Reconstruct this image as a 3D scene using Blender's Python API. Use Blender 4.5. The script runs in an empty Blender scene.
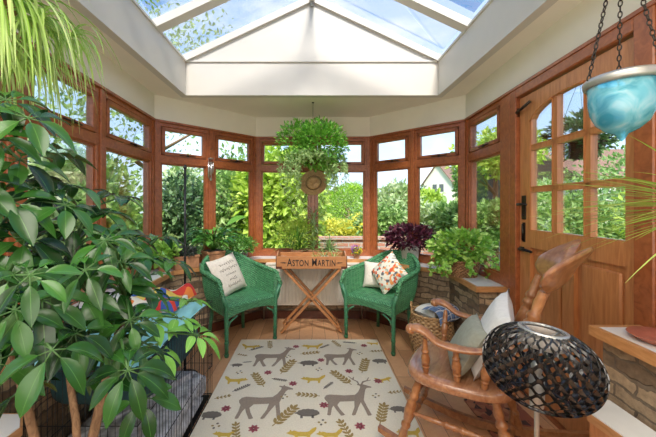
import bpy, math, random
import numpy as np
from mathutils import Vector, Matrix
S = bpy.context.scene
COL = S.collection
F = 312.0; CX = 312.0; CY = 206.0; CZ = 1.26
PI = math.pi
rnd = random.Random(7)
nr = np.random.RandomState(11)

def at(px, py, Y):
    return Vector(((px-CX)*Y/F, Y, CZ-(py-CY)*Y/F))
def onplane(px, py, z=0.0):
    Y = F*(CZ-z)/(py-CY)
    return Vector(((px-CX)*Y/F, Y, z))

# ------------------------------------------------------------------ materials
def new_mat(name):
    m = bpy.data.materials.new(name); m.use_nodes = True
    nt = m.node_tree; nt.nodes.clear()
    out = nt.nodes.new('ShaderNodeOutputMaterial')
    b = nt.nodes.new('ShaderNodeBsdfPrincipled')
    nt.links.new(b.outputs[0], out.inputs[0])
    return m, nt, b, out
def N(nt, t, **k):
    n = nt.nodes.new('ShaderNode'+t)
    for a, v in k.items():
        if a in n.inputs.keys(): n.inputs[a].default_value = v
        else: setattr(n, a, v)
    return n
def ramp(nt, stops, src=None):
    r = nt.nodes.new('ShaderNodeValToRGB')
    e = r.color_ramp.elements
    while len(e) < len(stops): e.new(0.5)
    for i, (p, c) in enumerate(stops):
        e[i].position = p; e[i].color = (*c, 1)
    if src is not None: nt.links.new(src, r.inputs[0])
    return r
def bump(nt, b, src, strength=.3, dist=.01):
    n = nt.nodes.new('ShaderNodeBump'); n.inputs['Strength'].default_value = strength; n.inputs['Distance'].default_value = dist
    nt.links.new(src, n.inputs['Height']); nt.links.new(n.outputs[0], b.inputs['Normal'])
def coords(nt, which='Object', scale=(1,1,1), rot=(0,0,0)):
    tc = nt.nodes.new('ShaderNodeTexCoord'); mp = nt.nodes.new('ShaderNodeMapping')
    mp.inputs['Scale'].default_value = scale; mp.inputs['Rotation'].default_value = rot
    nt.links.new(tc.outputs[which], mp.inputs[0]); return mp.outputs[0]
def plain(name, c, rough=.5, metal=0, var=.12, scale=30, bmp=0, spec=.5, coat=0, trans=0):
    m, nt, b, o = new_mat(name)
    v = coords(nt)
    n = N(nt, 'TexNoise', Scale=scale, Detail=4.0); nt.links.new(v, n.inputs['Vector'])
    r = ramp(nt, [(.3, tuple(x*(1-var) for x in c)), (.7, tuple(min(1, x*(1+var)) for x in c))], n.outputs[0])
    nt.links.new(r.outputs[0], b.inputs['Base Color'])
    b.inputs['Roughness'].default_value = rough; b.inputs['Metallic'].default_value = metal
    b.inputs['Specular IOR Level'].default_value = spec
    b.inputs['Coat Weight'].default_value = coat
    if bmp: bump(nt, b, n.outputs[0], bmp)
    return m
def wood(name, c1, c2, rough=.35, sc=(6,6,1.2), coat=.2, grain=8, which='Object'):
    m, nt, b, o = new_mat(name)
    v = coords(nt, which, sc)
    n = N(nt, 'TexNoise', Scale=grain, Detail=6.0, Distortion=1.2); nt.links.new(v, n.inputs['Vector'])
    r = ramp(nt, [(.28, c1), (.5, tuple((a+b_)/2 for a, b_ in zip(c1, c2))), (.72, c2)], n.outputs[0])
    nt.links.new(r.outputs[0], b.inputs['Base Color'])
    b.inputs['Roughness'].default_value = rough; b.inputs['Coat Weight'].default_value = coat; b.inputs['Coat Roughness'].default_value = .25
    bump(nt, b, n.outputs[0], .08, .004)
    return m
def leafm(name, cols, rough=.4, trans=.25, spec=.5, coat=0, vein=False, veincol=(.55,.72,.28)):
    m, nt, b, o = new_mat(name)
    g = nt.nodes.new('ShaderNodeNewGeometry')
    r = ramp(nt, [(i/max(1, len(cols)-1), c) for i, c in enumerate(cols)], g.outputs['Random Per Island'])
    col = r.outputs[0]
    if vein:   # pale midrib along the middle of each leaf (a uv across the blade)
        uv = nt.nodes.new('ShaderNodeUVMap'); sp = nt.nodes.new('ShaderNodeSeparateXYZ'); nt.links.new(uv.outputs[0], sp.inputs[0])
        s = N(nt, 'Math', operation='SUBTRACT'); nt.links.new(sp.outputs[0], s.inputs[0]); s.inputs[1].default_value = .5
        a = N(nt, 'Math', operation='ABSOLUTE'); nt.links.new(s.outputs[0], a.inputs[0])
        vr = ramp(nt, [(0, (1,1,1)), (vein, (0,0,0))], a.outputs[0])
        mx = N(nt, 'MixRGB'); nt.links.new(vr.outputs[0], mx.inputs[0]); nt.links.new(col, mx.inputs[1])
        mx.inputs[2].default_value = (*veincol, 1)
        col = mx.outputs[0]
    nt.links.new(col, b.inputs['Base Color'])
    b.inputs['Roughness'].default_value = rough; b.inputs['Specular IOR Level'].default_value = spec; b.inputs['Coat Weight'].default_value = coat
    if trans:
        t = nt.nodes.new('ShaderNodeBsdfTranslucent'); mx = nt.nodes.new('ShaderNodeMixShader'); mx.inputs[0].default_value = trans
        nt.links.new(col, t.inputs[0]); nt.links.new(b.outputs[0], mx.inputs[1]); nt.links.new(t.outputs[0], mx.inputs[2]); nt.links.new(mx.outputs[0], o.inputs[0])
    return m
def weave(name, c1, c2, su=60, sv=60, rough=.5, strength=.8, which='UV', gap=None):
    m, nt, b, o = new_mat(name)
    v = coords(nt, which)
    sp = nt.nodes.new('ShaderNodeSeparateXYZ'); nt.links.new(v, sp.inputs[0])
    def sn(src, k):
        a = N(nt, 'Math', operation='MULTIPLY'); nt.links.new(src, a.inputs[0]); a.inputs[1].default_value = k
        s = N(nt, 'Math', operation='SINE'); nt.links.new(a.outputs[0], s.inputs[0]); return s.outputs[0]
    mu = N(nt, 'Math', operation='MULTIPLY'); nt.links.new(sn(sp.outputs[0], su), mu.inputs[0]); nt.links.new(sn(sp.outputs[1], sv), mu.inputs[1])
    n = N(nt, 'TexNoise', Scale=25.0, Detail=3.0); nt.links.new(v, n.inputs['Vector'])
    ad = N(nt, 'Math', operation='MULTIPLY_ADD'); nt.links.new(mu.outputs[0], ad.inputs[0]); ad.inputs[1].default_value = .3; nt.links.new(n.outputs[0], ad.inputs[2])
    r = ramp(nt, [(.2, c1), (.75, c2)], ad.outputs[0])
    nt.links.new(r.outputs[0], b.inputs['Base Color']); b.inputs['Roughness'].default_value = rough
    bump(nt, b, mu.outputs[0], strength, .004)
    return m

M = {}
M['plaster'] = plain('plaster', (.82,.78,.69), .85, var=.03, scale=4, bmp=.03)
M['soffit'] = plain('soffit', (.92,.86,.76), .85, var=.03, scale=3)
M['white_paint'] = plain('white_paint', (.66,.625,.57), .35, var=.02, scale=5)
M['frame'] = wood('mahogany_frame', (.24,.062,.018), (.42,.125,.04), .35, (5,5,5), .3, 5)
M['frame_dark'] = wood('mahogany_dark', (.06,.014,.006), (.11,.028,.012), .4, (5,5,5), .2, 5)
M['door'] = wood('door_wood', (.42,.15,.048), (.60,.25,.09), .35, (8,8,1.0), .3, 5)
M['oak'] = wood('oak_edge', (.45,.20,.07), (.62,.32,.13), .4, (3,3,12), .2, 4)
M['rocker'] = wood('rocker_pine', (.22,.075,.026), (.46,.21,.085), .28, (4,4,4), .5, 5)
M['rocker_seat'] = wood('rocker_seat', (.27,.11,.05), (.46,.23,.12), .18, (2,9,9), .6, 4)
M['tray'] = wood('tray_wood', (.33,.13,.045), (.50,.22,.08), .45, (2,6,9), .15, 5)
M['bark'] = wood('bark', (.13,.07,.035), (.36,.22,.12), .8, (14,14,5), 0, 6)
M['black_metal'] = plain('black_metal', (.015,.015,.016), .35, .6, .1)
M['iron'] = plain('iron_handle', (.035,.028,.022), .4, .7)
M['chrome'] = plain('silver_metal', (.6,.6,.6), .3, 1)
M['wire'] = plain('pale_wire', (.5,.48,.45), .3, .8)
M['ink'] = plain('ink', (.02,.012,.01), .7)
M['cream_metal'] = plain('cream_metal', (.80,.76,.67), .35, var=.02)
M['white_tile'] = plain('white_tile', (.80,.80,.77), .25, var=.05, scale=9)
M['terracotta'] = plain('terracotta', (.42,.20,.10), .75, var=.2, scale=25, bmp=.1)
M['clay_plate'] = plain('clay_plate', (.45,.13,.075), .35, var=.1)
M['tin'] = plain('tin', (.42,.43,.42), .4, .7)
M['white_pot'] = plain('white_pot', (.78,.74,.68), .5, var=.08)
M['soil'] = plain('soil', (.03,.02,.012), .95, var=.3, bmp=.4)
M['straw'] = weave('straw', (.42,.25,.11), (.68,.46,.25), 260, 260, .8, .5)
M['hatband'] = plain('hatband', (.06,.03,.015), .7)
M['green_wicker'] = weave('green_wicker', (.022,.13,.05), (.12,.37,.17), 210, 260, .38, 1.0)
M['green_rod'] = plain('green_rod', (.05,.20,.10), .35, var=.3, scale=60, bmp=.2)
M['seagrass'] = weave('seagrass', (.22,.11,.04), (.62,.40,.20), 130, 190, .8, 1.0)
M['basket'] = weave('willow', (.16,.07,.03), (.42,.23,.11), 160, 260, .7, 1.0)
M['cream_cloth'] = plain('cream_cloth', (.66,.60,.52), .9, var=.08, scale=60, bmp=.2)
M['grey_green_cloth'] = plain('sage_cloth', (.30,.31,.25), .9, var=.1, scale=50, bmp=.2)
M['white_cloth'] = plain('white_cloth', (.76,.75,.72), .9, var=.06, scale=40, bmp=.2)
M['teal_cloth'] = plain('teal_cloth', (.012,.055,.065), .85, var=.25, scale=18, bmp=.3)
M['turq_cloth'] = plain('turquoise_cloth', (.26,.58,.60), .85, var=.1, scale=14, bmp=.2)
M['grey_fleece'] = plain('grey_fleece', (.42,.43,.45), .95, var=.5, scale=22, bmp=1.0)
M['grass'] = plain('lawn', (.14,.28,.05), .9, var=.4, scale=3, bmp=.4)
M['paving'] = plain('paving', (.42,.38,.31), .8, var=.2, scale=5)
M['slate_fence'] = plain('dark_fence', (.10,.11,.12), .8, var=.2, scale=8)
M['roof_tile'] = plain('roof_tile', (.24,.13,.09), .8, var=.25, scale=12)
M['house_wall'] = plain('house_wall', (.72,.66,.58), .8, var=.05)
M['dark_stone'] = plain('dark_stone', (.05,.055,.06), .7)
M['rocky'] = plain('sandstone', (.36,.27,.18), .85, var=.3, scale=7, bmp=.3)
M['petal_yellow'] = leafm('petal_yellow', [(.85,.62,.03), (.9,.75,.08)], .6, .2)
M['petal_purple'] = leafm('petal_purple', [(.28,.08,.35), (.45,.18,.5)], .6, .2)
M['petal_red'] = leafm('petal_red', [(.5,.04,.03), (.7,.15,.1)], .6, .2)

def mk_brick(name, cols, mortar, w, h, ms, sc=1.0, bstr=.7, rough=.85, squash=1.0, rot=(0,0,0), noise=.35, off=.5, warp=.012):
    m, nt, b, o = new_mat(name)
    v = coords(nt, 'UV', (sc,)*3, rot)
    nz = N(nt, 'TexNoise', Scale=9.0, Detail=3.0); nt.links.new(v, nz.inputs['Vector'])
    vm = N(nt, 'MixRGB', blend_type='LINEAR_LIGHT'); vm.inputs[0].default_value = warp
    nt.links.new(v, vm.inputs[1]); nt.links.new(nz.outputs['Color'], vm.inputs[2])
    t = nt.nodes.new('ShaderNodeTexBrick'); nt.links.new(vm.outputs[0], t.inputs['Vector'])
    t.inputs['Color1'].default_value = (*cols[0], 1); t.inputs['Color2'].default_value = (*cols[1], 1); t.inputs['Mortar'].default_value = (*mortar, 1)
    t.inputs['Scale'].default_value = 1; t.inputs['Brick Width'].default_value = w; t.inputs['Row Height'].default_value = h
    t.inputs['Mortar Size'].default_value = ms; t.inputs['Mortar Smooth'].default_value = .3; t.offset = off; t.inputs['Bias'].default_value = 0
    n2 = N(nt, 'TexNoise', Scale=30.0, Detail=6.0, Roughness=.7); nt.links.new(v, n2.inputs['Vector'])
    mx = N(nt, 'MixRGB', blend_type='OVERLAY'); mx.inputs[0].default_value = noise
    nt.links.new(t.outputs['Color'], mx.inputs[1]); nt.links.new(n2.outputs['Fac'], mx.inputs[2])
    hs = N(nt, 'HueSaturation', Saturation=.9); nt.links.new(mx.outputs[0], hs.inputs['Color'])
    nt.links.new(hs.outputs[0], b.inputs['Base Color']); b.inputs['Roughness'].default_value = rough
    sb = N(nt, 'Math', operation='MULTIPLY_ADD'); nt.links.new(t.outputs['Fac'], sb.inputs[0]); sb.inputs[1].default_value = -1.0
    ms2 = N(nt, 'Math', operation='MULTIPLY'); nt.links.new(n2.outputs[0], ms2.inputs[0]); ms2.inputs[1].default_value = .5
    nt.links.new(ms2.outputs[0], sb.inputs[2]); bump(nt, b, sb.outputs[0], bstr, .01)
    return m, nt, b
M['stone'] = mk_brick('stone_wall', ((.13,.080,.042), (.46,.32,.18)), (.16,.115,.075), .17, .052, .006, bstr=1.0, noise=.85, warp=.035)[0]
M['redbrick'] = mk_brick('red_brick', ((.42,.14,.08), (.50,.22,.13)), (.45,.40,.34), .22, .075, .01)[0]
M['planks'] = mk_brick('oak_floor', ((.52,.235,.085), (.70,.36,.15)), (.24,.11,.045), 1.15, .125, .0022, 1.0, .12, .28, rot=(0,0,PI/2), noise=.3, off=.37)[0]

def glass_mat(name, tint=(1,1,1), gl=.08, rough=0.0):
    m = bpy.data.materials.new(name); m.use_nodes = True; nt = m.node_tree; nt.nodes.clear()
    o = nt.nodes.new('ShaderNodeOutputMaterial'); t = nt.nodes.new('ShaderNodeBsdfTransparent'); g = nt.nodes.new('ShaderNodeBsdfGlossy')
    g.inputs['Roughness'].default_value = rough; t.inputs[0].default_value = (*tint, 1)
    fr = N(nt, 'LayerWeight', Blend=gl*2.5); mx = nt.nodes.new('ShaderNodeMixShader')
    mm = N(nt, 'Math', operation='MULTIPLY'); nt.links.new(fr.outputs['Fresnel'], mm.inputs[0]); mm.inputs[1].default_value = .45
    nt.links.new(mm.outputs[0], mx.inputs[0]); nt.links.new(t.outputs[0], mx.inputs[1]); nt.links.new(g.outputs[0], mx.inputs[2]); nt.links.new(mx.outputs[0], o.inputs[0])
    return m
M['glass'] = glass_mat('window_glass', (.97,.98,.97))
M['roof_glass'] = glass_mat('roof_glass', (.95,.95,.95), .1)

# blue hand-blown planter glass
m, nt, b, o = new_mat('blue_glass')
v = coords(nt); n = N(nt, 'TexNoise', Scale=14.0, Detail=3.0, Distortion=1.0); nt.links.new(v, n.inputs['Vector'])
r = ramp(nt, [(.3, (.10,.48,.62)), (.5, (.34,.76,.86)), (.72, (.80,.95,.98))], n.outputs[0]); nt.links.new(r.outputs[0], b.inputs['Base Color'])
b.inputs['Roughness'].default_value = .12
t = nt.nodes.new('ShaderNodeBsdfTransparent'); nt.links.new(r.outputs[0], t.inputs[0])
mx = nt.nodes.new('ShaderNodeMixShader'); mx.inputs[0].default_value = .62
nt.links.new(b.outputs[0], mx.inputs[1]); nt.links.new(t.outputs[0], mx.inputs[2]); nt.links.new(mx.outputs[0], o.inputs[0])
M['blue_glass'] = m

# patchwork / tartan / patterned cushion cloths
def tartan():
    m, nt, b, o = new_mat('tartan')
    v = coords(nt, 'UV'); sp = nt.nodes.new('ShaderNodeSeparateXYZ'); nt.links.new(v, sp.inputs[0])
    def stripe(src, per, off, wd):
        a = N(nt, 'Math', operation='MULTIPLY_ADD'); nt.links.new(src, a.inputs[0]); a.inputs[1].default_value = 1/per; a.inputs[2].default_value = off
        f = N(nt, 'Math', operation='FRACT'); nt.links.new(a.outputs[0], f.inputs[0])
        l = N(nt, 'Math', operation='LESS_THAN'); nt.links.new(f.outputs[0], l.inputs[0]); l.inputs[1].default_value = wd; return l.outputs[0]
    def mxc(fac, c1, c2, k=1):
        x = N(nt, 'MixRGB')
        if k != 1:
            q = N(nt, 'Math', operation='MULTIPLY'); nt.links.new(fac, q.inputs[0]); q.inputs[1].default_value = k; fac = q.outputs[0]
        nt.links.new(fac, x.inputs[0])
        if isinstance(c1, tuple): x.inputs[1].default_value = (*c1, 1)
        else: nt.links.new(c1, x.inputs[1])
        x.inputs[2].default_value = (*c2, 1); return x.outputs[0]
    c = mxc(stripe(sp.outputs[0], .075, 0, .5), (.03,.055,.16), (.16,.26,.48), .6)
    c = mxc(stripe(sp.outputs[1], .075, 0, .5), c, (.16,.26,.48), .6)
    c = mxc(stripe(sp.outputs[0], .075, .2, .14), c, (.72,.72,.75), .9)
    c = mxc(stripe(sp.outputs[1], .075, .2, .14), c, (.72,.72,.75), .9)
    nt.links.new(c, b.inputs['Base Color']); b.inputs['Roughness'].default_value = .95
    return m
M['tartan'] = tartan()
def patch(name, cols, scale, rough=.9):
    m, nt, b, o = new_mat(name)
    v = coords(nt, 'UV'); t = N(nt, 'TexVoronoi', Scale=scale, feature='F1'); nt.links.new(v, t.inputs['Vector'])
    sp = nt.nodes.new('ShaderNodeSeparateColor'); nt.links.new(t.outputs['Color'], sp.inputs[0])
    r = ramp(nt, [((i+.0)/len(cols), c) for i, c in enumerate(cols)], sp.outputs[0]); r.color_ramp.interpolation = 'CONSTANT'
    nt.links.new(r.outputs[0], b.inputs['Base Color']); b.inputs['Roughness'].default_value = rough
    return m
M['patchwork'] = patch('patchwork', [(.55,.03,.03), (.75,.22,.04), (.75,.55,.10), (.70,.68,.62), (.50,.03,.06), (.04,.10,.35), (.62,.05,.03), (.8,.75,.6)], 14)
M['folk'] = patch('folk_print', [(.72,.68,.58), (.70,.66,.56), (.68,.10,.04), (.74,.70,.60), (.75,.28,.08), (.35,.40,.32), (.72,.68,.58), (.12,.12,.13)], 42)
M['mat_print'] = patch('doormat_print', [(.30,.10,.05), (.36,.14,.07), (.28,.09,.05), (.06,.03,.025), (.40,.17,.08)], 26)

# planter lamp lattice
M['lattice'] = plain('black_ply', (.014,.013,.013), .22, var=.2, coat=.3)
M['shade_lining'] = plain('shade_lining', (.62,.58,.54), .6)

# rug colours
M['rug'] = plain('rug_cream', (.76,.69,.54), .95, var=.05, scale=120, bmp=.3)
M['rug_deer'] = plain('rug_taupe', (.30,.235,.18), .95, var=.1, scale=120)
M['rug_mustard'] = plain('rug_mustard', (.60,.41,.07), .95, var=.1, scale=120)
M['rug_leaf'] = plain('rug_olive', (.33,.23,.08), .95, var=.1, scale=120)
M['rug_grey'] = plain('rug_grey', (.17,.145,.12), .95, var=.1, scale=120)
M['rug_pink'] = plain('rug_raspberry', (.36,.09,.11), .95, var=.1, scale=120)

# foliage
M['schef'] = leafm('schefflera', [(.008,.034,.008), (.016,.070,.012), (.040,.14,.020), (.012,.048,.010)], .25, .10, .45, 0, .03, (.07,.19,.04))
M['petiole'] = plain('petiole', (.05,.13,.03), .5)
M['schef_new'] = leafm('schefflera_new', [(.10,.30,.04), (.16,.42,.06), (.22,.50,.09)], .3, .3, .5, .1, .045, (.34,.6,.16))
M['spider'] = leafm('spider_leaf', [(.22,.46,.05), (.42,.66,.12), (.66,.80,.36), (.34,.58,.08)], .4, .35, vein=.22)
M['fern'] = leafm('fern', [(.06,.24,.02), (.16,.44,.04), (.32,.60,.10)], .5, .3)
M['fern_pale'] = leafm('fern_pale', [(.28,.46,.14), (.48,.64,.28)], .5, .3)
M['lily'] = leafm('lily', [(.03,.13,.02), (.07,.26,.04), (.18,.44,.06)], .3, .25, vein=.04, veincol=(.3,.5,.15))
M['herb'] = leafm('herb', [(.06,.22,.03), (.14,.38,.05), (.28,.52,.10)], .5, .3)
M['variegated'] = leafm('variegated', [(.14,.34,.06), (.42,.60,.22), (.62,.72,.42)], .5, .3)
M['purple'] = leafm('purple_leaf', [(.035,.010,.018), (.09,.018,.035), (.18,.04,.07)], .4, .15)
M['ivy'] = leafm('ivy', [(.16,.38,.04), (.30,.56,.08), (.50,.72,.18)], .4, .3)
M['darkplant'] = leafm('dark_plant', [(.02,.03,.03), (.05,.07,.05), (.12,.12,.12)], .5, .1)
M['palm'] = leafm('palm_leaf', [(.22,.38,.04), (.36,.52,.08), (.46,.58,.14)], .4, .35)
M['g_lime'] = leafm('lime_tree', [(.34,.50,.05), (.50,.66,.09), (.66,.76,.18)], .5, .4)
M['g_mid'] = leafm('mid_green', [(.13,.26,.05), (.26,.42,.10), (.46,.58,.22)], .5, .35)
M['g_pale'] = leafm('pale_green', [(.30,.42,.14), (.48,.58,.26), (.70,.74,.50)], .5, .35)
M['g_dark'] = leafm('dark_green', [(.03,.07,.025), (.07,.16,.05), (.22,.34,.13)], .5, .25)
M['g_conifer'] = leafm('golden_conifer', [(.20,.38,.02), (.32,.54,.03), (.44,.64,.05)], .6, .3)
M['g_yellow'] = leafm('yellow_flowering', [(.60,.60,.10), (.88,.78,.10), (.50,.60,.14)], .5, .35)

# ------------------------------------------------------------------ mesh builder
class MB:
    def __init__(s): s.v = []; s.f = []; s.mi = []; s.sm = []; s.uv = {}; s.M = Matrix.Identity(4)
    def add(s, vs, fs, mi=0, smooth=False, uvs=None):
        o = len(s.v)
        for v in vs: s.v.append(tuple(s.M @ Vector(v)))
        for k, f in enumerate(fs):
            if uvs is not None: s.uv[len(s.f)] = [uvs[i] for i in f]
            s.f.append([i+o for i in f]); s.mi.append(mi); s.sm.append(smooth)
        return s
    def box(s, a, b, mi=0, bev=0):
        x0, x1 = sorted((a[0], b[0])); y0, y1 = sorted((a[1], b[1])); z0, z1 = sorted((a[2], b[2]))
        if bev and min(x1-x0, y1-y0, z1-z0) > 2.2*bev:
            e = bev; v = []
            for x, xs in ((x0, 1), (x1, -1)):
                for y, ys in ((y0, 1), (y1, -1)):
                    for z, zs in ((z0, 1), (z1, -1)):
                        v += [(x, y+ys*e, z+zs*e), (x+xs*e, y, z+zs*e), (x+xs*e, y+ys*e, z)]
            I = lambda a_, b_, c_, k: ((a_*2+b_)*2+c_)*3+k
            f = [[I(0,0,0,0), I(0,0,1,0), I(0,1,1,0), I(0,1,0,0)], [I(1,0,0,0), I(1,1,0,0), I(1,1,1,0), I(1,0,1,0)],
                 [I(0,0,0,1), I(1,0,0,1), I(1,0,1,1), I(0,0,1,1)], [I(0,1,0,1), I(0,1,1,1), I(1,1,1,1), I(1,1,0,1)],
                 [I(0,0,0,2), I(0,1,0,2), I(1,1,0,2), I(1,0,0,2)], [I(0,0,1,2), I(1,0,1,2), I(1,1,1,2), I(0,1,1,2)]]
            for a_ in (0, 1):
                for b_ in (0, 1):
                    q = [I(a_,b_,0,0), I(a_,b_,0,1), I(a_,b_,1,1), I(a_,b_,1,0)]; f.append(q if a_ != b_ else q[::-1])
                    q = [I(a_,0,b_,2), I(a_,0,b_,0), I(a_,1,b_,0), I(a_,1,b_,2)]; f.append(q if a_ != b_ else q[::-1])
                    q = [I(0,a_,b_,1), I(0,a_,b_,2), I(1,a_,b_,2), I(1,a_,b_,1)]; f.append(q if a_ != b_ else q[::-1])
                    for c_ in (0, 1):
                        q = [I(a_,b_,c_,0), I(a_,b_,c_,1), I(a_,b_,c_,2)]; f.append(q if (a_+b_+c_) % 2 else q[::-1])
            return s.add(v, f, mi)
        v = [(x0,y0,z0),(x1,y0,z0),(x1,y1,z0),(x0,y1,z0),(x0,y0,z1),(x1,y0,z1),(x1,y1,z1),(x0,y1,z1)]
        return s.add(v, [[0,3,2,1],[4,5,6,7],[0,1,5,4],[1,2,6,5],[2,3,7,6],[3,0,4,7]], mi)
    def bar(s, p, q, w, h, up=(0,0,1), mi=0):
        p = Vector(p); q = Vector(q); d = (q-p).normalized(); u = Vector(up)
        if abs(d.dot(u)) > .98: u = Vector((0,1,0))
        r = d.cross(u).normalized(); u = r.cross(d)
        v = [t + r*(a*w/2) + u*(b_*h/2) for t in (p, q) for a, b_ in ((-1,-1),(1,-1),(1,1),(-1,1))]
        return s.add(v, [[0,1,2,3],[7,6,5,4],[0,4,5,1],[1,5,6,2],[2,6,7,3],[3,7,4,0]], mi)
    def tube(s, pts, r, n=8, mi=0, closed=False, smooth=True):
        pts = [Vector(p) for p in pts]; m = len(pts)
        rs = r if isinstance(r, (list, tuple)) else [r]*m
        v = []; prev = None
        for i, p in enumerate(pts):
            if closed: t = pts[(i+1) % m]-pts[i-1]
            else: t = pts[min(i+1, m-1)]-pts[max(i-1, 0)]
            t.normalize()
            if prev is None:
                a = Vector((0,0,1)) if abs(t.z) < .9 else Vector((1,0,0)); prev = t.cross(a).normalized()
            prev = (prev - t*prev.dot(t)).normalized(); b_ = t.cross(prev)
            for k in range(n):
                a = 2*PI*k/n; v.append(p + (prev*math.cos(a)+b_*math.sin(a))*rs[i])
        f = []
        for i in range(m if closed else m-1):
            j = (i+1) % m
            for k in range(n): f.append([i*n+k, i*n+(k+1) % n, j*n+(k+1) % n, j*n+k])
        if not closed: f.append(list(range(n))[::-1]); f.append([(m-1)*n+k for k in range(n)])
        return s.add(v, f, mi, smooth)
    def lathe(s, prof, n=24, mi=0, at_=(0,0,0), smooth=True, R=None, caps=True):
        v = []; o = Vector(at_); uvs = []; acc = 0; pr = None
        for (r, z) in prof:
            if pr: acc += math.hypot(r-pr[0], z-pr[1])
            pr = (r, z)
            for k in range(n+1):
                a = 2*PI*k/n; p = Vector((r*math.cos(a), r*math.sin(a), z))
                if R is not None: p = R @ p
                v.append(p+o); uvs.append((a*.15, acc))
        f = []; w = n+1
        for i in range(len(prof)-1):
            for k in range(n): f.append([i*w+k, i*w+k+1, (i+1)*w+k+1, (i+1)*w+k])
        s.add(v, f, mi, smooth, uvs)
        if caps:
            for idx, rev in ((0, True), (len(prof)-1, False)):
                if prof[idx][0] > 1e-4:
                    c = [v[idx*w+k] for k in range(n)]
                    s.add(c, [list(range(n))[::-1] if rev else list(range(n))], mi, False)
        return s
    def turned(s, p, q, prof, n=12, mi=0):
        p = Vector(p); q = Vector(q); d = q-p; L = d.length; R = d.to_track_quat('Z', 'Y').to_matrix()
        return s.lathe([(r, t*L) for t, r in prof], n, mi, p, True, R)
    def grid(s, fn, nu, nv, mi=0, su=1, sv=1, smooth=True, wrap=False):
        v = [fn(i/nu, j/nv) for i in range(nu+1) for j in range(nv+1)]
        uvs = [(i/nu*su, j/nv*sv) for i in range(nu+1) for j in range(nv+1)]
        w = nv+1
        f = [[i*w+j, (i+1)*w+j, (i+1)*w+j+1, i*w+j+1] for i in range(nu) for j in range(nv)]
        return s.add(v, f, mi, smooth, uvs)
    def prism(s, poly, z0, z1, mi=0):
        n = len(poly); v = [(x, y, z0) for x, y in poly]+[(x, y, z1) for x, y in poly]
        f = [list(range(n))[::-1], [n+i for i in range(n)]]+[[i, (i+1) % n, n+(i+1) % n, n+i] for i in range(n)]
        return s.add(v, f, mi)
    def ball(s, c, r, n=10, mi=0, sq=(1,1,1)):
        c = Vector(c)
        prof = [(max(1e-5, r*math.sin(PI*i/n)), -r*math.cos(PI*i/n)) for i in range(n+1)]
        o = s.M.copy(); s.M = s.M @ Matrix.Translation(c) @ Matrix.Diagonal((*sq, 1)); s.lathe(prof, n*2, mi, caps=False); s.M = o
        return s
    def build(s, name, mats, parent=None, uv=True, off=None):
        me = bpy.data.meshes.new(name)
        vs = s.v if off is None else [(a-off[0], b_-off[1], c-off[2]) for a, b_, c in s.v]
        me.from_pydata(vs, [], s.f)
        for m_ in (mats if isinstance(mats, (list, tuple)) else [mats]): me.materials.append(M[m_] if isinstance(m_, str) else m_)
        me.polygons.foreach_set('material_index', s.mi); me.polygons.foreach_set('use_smooth', s.sm)
        if uv and len(s.f) < 60000:
            ul = me.uv_layers.new(name='UVMap')
            for p in me.polygons:
                cu = s.uv.get(p.index)
                if cu is None:
                    n = p.normal
                    if abs(n.z) > .7: cu = [(s.v[i][0], s.v[i][1]) for i in s.f[p.index]]
                    else:
                        t = Vector((-n.y, n.x, 0)).normalized(); cu = [(s.v[i][0]*t.x+s.v[i][1]*t.y, s.v[i][2]) for i in s.f[p.index]]
                for li, c in zip(p.loop_indices, cu): ul.data[li].uv = c
        me.validate(clean_customdata=False)
        o = bpy.data.objects.new(name, me); COL.objects.link(o)
        if parent is not None: o.parent = parent
        return o

def tag(o, label=None, cat=None, group=None, kind=None):
    if label: o['label'] = label
    if cat: o['category'] = cat
    if group: o['group'] = group
    if kind: o['kind'] = kind
    return o
def root(name, label, cat, loc=(0,0,0), rz=0, group=None, kind=None):
    o = bpy.data.objects.new(name, None); COL.objects.link(o); o.location = loc; o.rotation_euler = (0,0,rz); o.empty_display_size = .1
    return tag(o, label, cat, group, kind)

# ---- vectorised leaves
# template: verts (u across -.5..5, v along 0..1, w lift), faces
def tmpl(kind):
    if kind == 'diamond':
        return np.array([(0,0,0),(-.5,.5,.12),(0,1,-.05),(.5,.5,.12),(0,.5,0)], float), [(0,4,1),(4,2,1),(0,3,4),(4,3,2)]
    if kind == 'quad':
        return np.array([(0,0,0),(-.5,.45,.08),(0,1,0),(.5,.45,.08)], float), [(0,3,2,1)]
    if kind in ('leaf', 'strap'):
        rows = 6 if kind == 'leaf' else 9; vs = []; fs = []
        for i in range(rows+1):
            t = i/rows
            if kind == 'leaf': w = math.sin(PI*min(1, t**1.12))**.75 if 0 < t < 1 else 0; w = max(w, .03); z = -.22*t*t
            else: w = (1-t**2.2)*.9+.05; z = 0
            vs += [(-.5*w, t, z+.10*w if kind == 'leaf' else .1*w), (0, t, z), (.5*w, t, z+.10*w if kind == 'leaf' else .1*w)]
        for i in range(rows):
            a = i*3; fs += [(a, a+1, a+4, a+3), (a+1, a+2, a+5, a+4)]
        return np.array(vs, float), fs
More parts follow.
